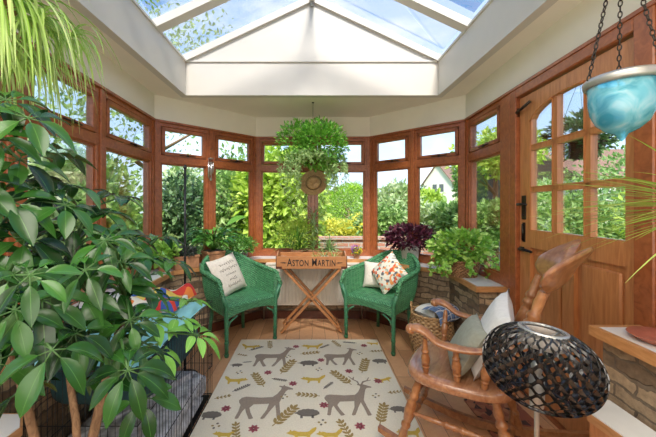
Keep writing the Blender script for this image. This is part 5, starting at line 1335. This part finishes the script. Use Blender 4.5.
# hanging basket outside the door
hb = root('outdoor_hanging_basket', 'dark hanging basket of leaves outside the door behind the arched panes', 'hanging basket', (1.80, 2.10, 1.70))
q = MB(); q.lathe([(.0005,-.13),(.08,-.11),(.13,-.05),(.15,0),(.14,.0)], 28, caps=False); q.build('bowl', 'soil', hb)
q = MB()
for k in range(3): a = 2.094*k; q.tube([(.145*math.cos(a), .145*math.sin(a), 0), (0, 0, .42)], .002, 4)
q.tube([(0, 0, .42), (0, 0, .60), (-.33, .02, .60)], .008, 6); q.build('bracket', 'black_metal', hb)
leafball('foliage', (0, 0, .03), .19, 800, .05, .03, 'g_dark', hb, None, sq=(1,1,.75), shell=.2)
# neighbour's house
hs = root('distant_house', 'pale gabled house with a brown tiled roof beyond the trees', 'house', (15.3, 38, -.2), -.70)
q = MB(); w2, dp, e_, rdg = 1.7, 6, 4.3, 6.6
q.add([(-w2,0,0),(w2,0,0),(w2,0,e_),(0,0,rdg),(-w2,0,e_),(-w2,dp,0),(w2,dp,0),(w2,dp,e_),(0,dp,rdg),(-w2,dp,e_)], [[0,1,2,3,4],[9,8,7,6,5],[0,4,9,5],[1,6,7,2]]); q.build('walls', 'house_wall', hs)
q = MB()
for sx in (-1, 1): q.bar((sx*(w2+.25)*.5, -.3, (e_+rdg)/2-.05), (sx*(w2+.25)*.5, dp+.3, (e_+rdg)/2-.05), math.hypot(w2+.3, rdg-e_+.4), .14, (-sx*(rdg-e_), 0, w2)) if False else q.add([(sx*(w2+.3), -.3, e_-.4),(sx*(w2+.3), dp+.3, e_-.4),(0, dp+.3, rdg+.02),(0, -.3, rdg+.02),(sx*(w2+.3), -.3, e_-.28),(sx*(w2+.3), dp+.3, e_-.28),(0, dp+.3, rdg+.16),(0, -.3, rdg+.16)], [[0,1,2,3],[7,6,5,4],[0,4,5,1],[1,5,6,2],[2,6,7,3],[3,7,4,0]])
q.build('roof', 'roof_tile', hs)
q = MB(); q.box((w2, 1.0, 0), (w2+5.5, 5, 3.9)); q.build('side_wing', 'house_wall', hs); q = MB()
q.add([(w2, .6, 3.8),(w2+5.8, .6, 3.8),(w2+5.8, 3, 5.9),(w2, 3, 5.9),(w2, 5.4, 3.8),(w2+5.8, 5.4, 3.8)], [[0,1,2,3],[3,2,5,4],[0,3,4],[1,5,2]]); q.build('wing_roof', 'roof_tile', hs)
for (x, z) in ((-.6, 3.2), (.2, 3.2)): q = MB(); q.box((x, -.03, z), (x+.5, .02, z+.9)); q.build('window', 'slate_fence', hs)
rh = root('distant_house', 'house with an orange tiled roof seen through the right door panes', 'house', (19.0, 20.5, -.2))
q = MB(); q.box((-4, -3, 0), (4, 3, 3.2)); q.build('walls', 'house_wall', rh); q = MB()
q.add([(-4.4,-3.4,3.1),(4.4,-3.4,3.1),(4.4,3.4,3.1),(-4.4,3.4,3.1),(-4.4,0,5.2),(4.4,0,5.2)], [[0,1,5,4],[2,3,4,5],[0,4,3],[1,2,5],[3,2,1,0]]); q.build('roof', 'roof_tile', rh)
# far tree line
tl = 'trees of the far hedge line beyond the garden'
far = []
for i in range(14):
    x = -19+i*3.1; y = 14+2.0*math.sin(i*1.9)+(2 if i > 6 else 0); zc = 1.9 if i < 7 else .9; rr2 = 2.3 if i < 7 else 1.7
    if i < 3 or not far:
        r = shrub('hedge_tree', 'leafy tree in the far hedge line beyond the garden', 'tree', x, y, zc, 2.0, (1,.8,1), ['g_mid','g_pale','g_dark'][i % 3] if i < 3 else 'g_mid', 3000, .24, 70+i, tl, shell=.4); far.append(r)
    else:
        s_ = far[i % 3]; r = s_.copy(); COL.objects.link(r); r.location = (x, y, -.16); far.append(r) if False else None
        for c_ in s_.children: d_ = c_.copy(); d_.parent = r; COL.objects.link(d_)
    r.rotation_euler[2] = i*1.3; k_ = 1.0 if i < 7 else .72; r.scale = (k_, k_, k_)
# ------------------------------------------------------------------ light, sky, camera
w = bpy.data.worlds.new('sky'); S.world = w; w.use_nodes = True; nt = w.node_tree; nt.nodes.clear()
out = nt.nodes.new('ShaderNodeOutputWorld'); bg = nt.nodes.new('ShaderNodeBackground')
tc = nt.nodes.new('ShaderNodeTexCoord'); sp = nt.nodes.new('ShaderNodeSeparateXYZ'); nt.links.new(tc.outputs['Generated'], sp.inputs[0])
base = ramp(nt, [(0, (.55,.66,.80)), (.25, (.36,.54,.80)), (.6, (.13,.30,.62))], sp.outputs[2])
mp = nt.nodes.new('ShaderNodeMapping'); mp.inputs['Scale'].default_value = (1, 1, 2.5); nt.links.new(tc.outputs['Generated'], mp.inputs[0])
nz = N(nt, 'TexNoise', Scale=2.2, Detail=7.0, Roughness=.55); nt.links.new(mp.outputs[0], nz.inputs['Vector'])
cr = ramp(nt, [(.50, (0,0,0)), (.68, (1,1,1))], nz.outputs[0])
mx = N(nt, 'MixRGB'); nt.links.new(cr.outputs[0], mx.inputs[0]); nt.links.new(base.outputs[0], mx.inputs[1]); mx.inputs[2].default_value = (.66,.70,.75,1)
nt.links.new(mx.outputs[0], bg.inputs[0]); bg.inputs[1].default_value = WORLD; nt.links.new(bg.outputs[0], out.inputs[0])
def light(name, kind, loc, rot, e, **k):
    l = bpy.data.lights.new(name, kind); l.energy = e
    for a, b_ in k.items(): setattr(l, a, b_)
    o = bpy.data.objects.new(name, l); COL.objects.link(o); o.location = loc; o.rotation_euler = rot; return o
light('sun', 'SUN', (3, -4, 9), (math.radians(38), math.radians(-12), math.radians(20)), SUN, angle=.30, color=(1, .95, .87))
light('ceiling_fill', 'AREA', (0, .0, 2.28), (0, 0, 0), CEIL_FILL, shape='RECTANGLE', size=1.8, size_y=.9, color=(1, .93, .84))  # added fill under the ceiling to brighten the room, not a real fitting
light('rear_fill', 'AREA', (0, -.6, 1.45), (PI/2+.55, 0, 0), REAR_FILL, shape='RECTANGLE', size=2.2, size_y=1.3, color=(1, .95, .88))  # added unseen fill behind the camera, tilted up to lift the soffit
cam = bpy.data.cameras.new('camera'); co = bpy.data.objects.new('camera', cam); COL.objects.link(co)
co.location = (0, 0, CZ); co.rotation_euler = (PI/2, 0, 0); cam.sensor_width = 36; cam.lens = F/656*36; cam.shift_x = 16/656; cam.shift_y = -12.5/656; cam.clip_start = .03
S.camera = co
S.view_settings.view_transform = 'Standard'; S.view_settings.look = 'None'; S.view_settings.gamma = 1; S.view_settings.exposure = EXPO; S.view_settings.use_curve_mapping = False
S.cycles.max_bounces = 8; S.cycles.transparent_max_bounces = 24; S.cycles.diffuse_bounces = 4; S.cycles.caustics_reflective = False; S.cycles.caustics_refractive = False
S.cycles.sample_clamp_indirect = 6
